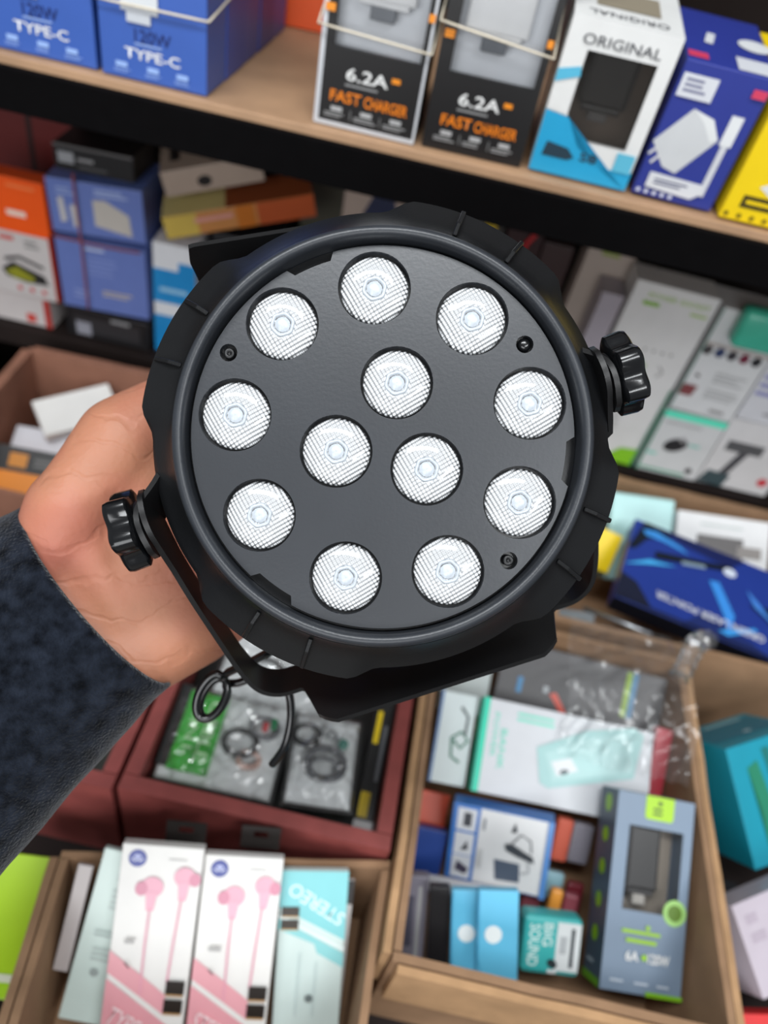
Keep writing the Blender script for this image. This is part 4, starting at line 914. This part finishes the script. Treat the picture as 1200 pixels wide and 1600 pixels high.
b = Bx('', 'black_pack', 'black pack wedged under the turquoise box', 'pack', (32, 31, 34), geom=((.3200, .300, .872), (0, 0, 0), (.05, .012, .045))); b.bars('F', .1, .2, .5, .8, 3, (150, 150, 154))

# ------------------------------------------------------------------ reddish carton behind the hand
b = Bx('', 'paper_box', 'white folded carton leaning in the reddish carton', 'box', (222, 220, 216), geom=((-.3830, .6100, .962), (34, -66, -8), (.085, .012, .045)))
b = Bx('', 'paper_box', 'flat pale grey carton at the left of the reddish carton', 'box', (206, 206, 212), geom=((-.4230, .5930, .934), (6, -66, 0), (.075, .006, .040)))
b = Bx('', 'orange_box', 'orange and black box in the front of the reddish carton', 'box', (232, 136, 24), geom=((-.4230, .520, .905), (4, -52, 0), (.090, .020, .085)))
b.rect('F', 0, .68, 1, 1, (26, 24, 24)); b.rect('F', .2, .74, .42, .92, (206, 130, 30), 'printed_badge'); b.bars('F', .5, .76, .8, .9, 2, (110, 108, 106)); b.bars('F', .15, .1, .5, .2, 1, (244, 190, 120))
Bx('', 'blue_box', 'dark blue box at the back of the reddish carton', 'box', (46, 78, 120), geom=((-.3150, .650, .945), (8, -40, 6), (.07, .012, .05)))

# ------------------------------------------------------------------ bagged cables in the maroon box
M_BLKCAB = mat('black_cable', (30, 30, 32), .4); M_WHCARD = card((236, 240, 240)); M_GREYCAB = mat('grey_cable', (128, 130, 134), .4)
def bag(name, label, loc, yaw, W, D, amp, seed):
    r = empty(name, loc, (math.radians(7), 0, math.radians(yaw))); tag(r, label, 'cable bag', 'bagged cables in the maroon box')
    bm = bmesh.new(); n = 26; T = []; Bm = []
    for i in range(n + 1):
        row = []; row2 = []
        for j in range(n + 1):
            u, v = i / n, j / n
            e = min(u, 1 - u, v, 1 - v) * 6; e = min(1, e); e = e ** .6
            cr = abs(noise.noise(Vector((u * 9 + seed, v * 9, seed)))) * .9 + abs(noise.noise(Vector((u * 22 + seed, v * 20, 3)))) * .45
            row.append(bm.verts.new((u * W, v * D, amp * e * (.75 + .5 * cr)))); row2.append(bm.verts.new((u * W, v * D, -.001 * e)))
        T.append(row); Bm.append(row2)
    for S in (T, Bm):
        for i in range(n):
            for j in range(n): bm.faces.new((S[i][j], S[i + 1][j], S[i + 1][j + 1], S[i][j + 1]))
    from_bm('clear_bag', bm, M_BAG, r, False)
    return r
def coil(parent, cx, cy, z, R0, turns, r, m, name='cable_coil', sq=.8):
    P = []
    for k in range(turns * 18 + 1):
        t = 2 * math.pi * k / 18; q = R0 * (1 + .08 * math.sin(t * .37)); P.append((cx + q * math.cos(t), cy + sq * q * math.sin(t), z + .0012 * (k / 18) + .0006 * math.sin(t * 3)))
    return from_bm(name, tube_bm(P, r, 6), m, parent, True)
class Flat:                                    # lets Bx.text print on a plain card
    def __init__(s, o, z): s.o = o; s.z = z
    def pt(s, f, x, y, e): return (x, y, s.z + e)
def label_on(parent, z, body, x, y, sx, sy, c, rot): TEXTQ.append((Flat(parent, z), 'T', body, x, y, sx, sy, c, rot, .02, 'lettering', .0004))
g = bag('cable_bag', 'clear bag with a green CABLE label in the maroon box', (-.1285, .2580, .970), 1, .096, .082, .016, 1.3)
box_obj('backing_card', (.003, .003, 0), (.093, .079, .0012), M_WHCARD, g)
gl = box_obj('green_label', (.010, .010, .0060), (.042, .076, .0072), mat('green_label', (48, 176, 44), .35, var=.05), g, .0005); box_obj('black_label', (.0015, .012, .0055), (.0095, .080, .0065), card((24, 26, 26)), g)
label_on(gl, .0072, 'CABLE', .0330, .045, .050, .0095, (190, 226, 180), -90); label_on(gl, .0072, '4IN1', .0205, .045, .034, .0080, (190, 226, 180), -90)
coil(g, .060, .042, .004, .013, 3, .0016, M_BLKCAB); coil(g, .076, .058, .004, .011, 3, .0015, M_GREYCAB); coil(g, .070, .030, .004, .008, 2, .0017, mat('flesh_cable', (206, 166, 152), .4))
from_bm('red_plug', (lambda q: (add_box(q, (.0740, .052, .010), (.0790, .060, .014), .001), q)[1])(bmesh.new()), mat('red_plug', (190, 40, 44), .4), g)
from_bm('green_plug', (lambda q: (add_box(q, (.0800, .055, .010), (.0850, .064, .014), .001), q)[1])(bmesh.new()), mat('green_plug', (36, 110, 70), .4), g)
g = bag('cable_bag', 'clear bag with a grey coil at the right of the maroon box', (-.0265, .2600, .976), 5, .056, .076, .015, 5.1)
box_obj('backing_card', (.003, .003, 0), (.053, .073, .0012), M_WHCARD, g)
coil(g, .030, .034, .004, .015, 4, .0017, mat('slate_cable', (92, 94, 98), .4)); coil(g, .030, .030, .005, .011, 3, .0014, M_GREYCAB); coil(g, .012, .055, .006, .010, 2, .0017, M_BLKCAB)
label_on(g, .004, 'LD', .030, .060, .014, .0075, (90, 96, 100), -30)
bm = bmesh.new(); lathe_bm([(.0045, .0042), (.0075, .0042), (.0080, .0030), (.0080, .0001)], 20, None, bm, Matrix.Translation((.042, .052, 0))); from_bm('teal_dot', bm, mat('teal_dot', (64, 140, 124), .4), g)
g = bag('cable_bag', 'clear bag tucked upright behind the green label bag', (-.1100, .3440, .967), -2, .10, .070, .014, 8.7)
box_obj('backing_card', (.003, .003, 0), (.097, .067, .0012), M_WHCARD, g); label_on(g, .003, 'LD', .070, .030, .014, .008, (90, 96, 100), -50); coil(g, .040, .030, .003, .016, 3, .0016, M_BLKCAB)
b = Bx('', 'accessory_card', 'black and yellow card at the right wall of the maroon box', 'card', (34, 34, 34), geom=((.0320, .2560, .956), (0, -76, 0), (.0155, .005, .115)))
b.rect('F', .1, .15, .6, .32, (226, 196, 30), 'yellow_print'); b.rect('F', .15, .66, .42, .90, (226, 196, 30), 'yellow_print'); b.rect('F', .62, .4, .8, .8, (120, 124, 128), 'grey_print'); b.rect('F', 0, .08, 1, .13, (206, 206, 206), 'white_band')
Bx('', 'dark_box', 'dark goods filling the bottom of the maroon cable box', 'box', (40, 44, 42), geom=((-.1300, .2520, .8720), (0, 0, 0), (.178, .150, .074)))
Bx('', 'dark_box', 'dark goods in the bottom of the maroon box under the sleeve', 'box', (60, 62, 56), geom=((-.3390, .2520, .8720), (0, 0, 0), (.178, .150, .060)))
# clear bag draped over the big carton
bm = bmesh.new(); n = 44; G = []
for i in range(n + 1):
    row = []
    for j in range(n + 1):
        u, v = i / n, j / n
        x = .185 + u * .112 + .006 * noise.noise(Vector((v * 5, 2.2, 0))); y = .345 + v * .128
        base = min(1.0065 + .50 * (y - .372), 1.022 - .04 * max(0, y - .43))
        cr = abs(noise.noise(Vector((u * 7, v * 8, 4.4)))) * .010 + abs(noise.noise(Vector((u * 15, v * 13, 1.4)))) * .0012
        row.append(bm.verts.new((x, y, base + cr)))
    G.append(row)
for i in range(n):
    for j in range(n): bm.faces.new((G[i][j], G[i + 1][j], G[i + 1][j + 1], G[i][j + 1]))
pb = from_bm('plastic_bag', bm, M_FILM2, None, True); tag(pb, 'crumpled clear plastic bag draped over the power bank box', 'bag')
bm = bmesh.new()                                   # twisted bag neck
tube_bm(spline([(.285, .430, 1.022), (.292, .445, 1.030), (.297, .458, 1.036), (.306, .470, 1.034), (.318, .478, 1.030)], 5), [.006 + .004 * abs(math.sin(k * 1.7)) for k in range(21)], 9, bm)
from_bm('twisted_neck', bm, M_BAG, pb)
flush_text()
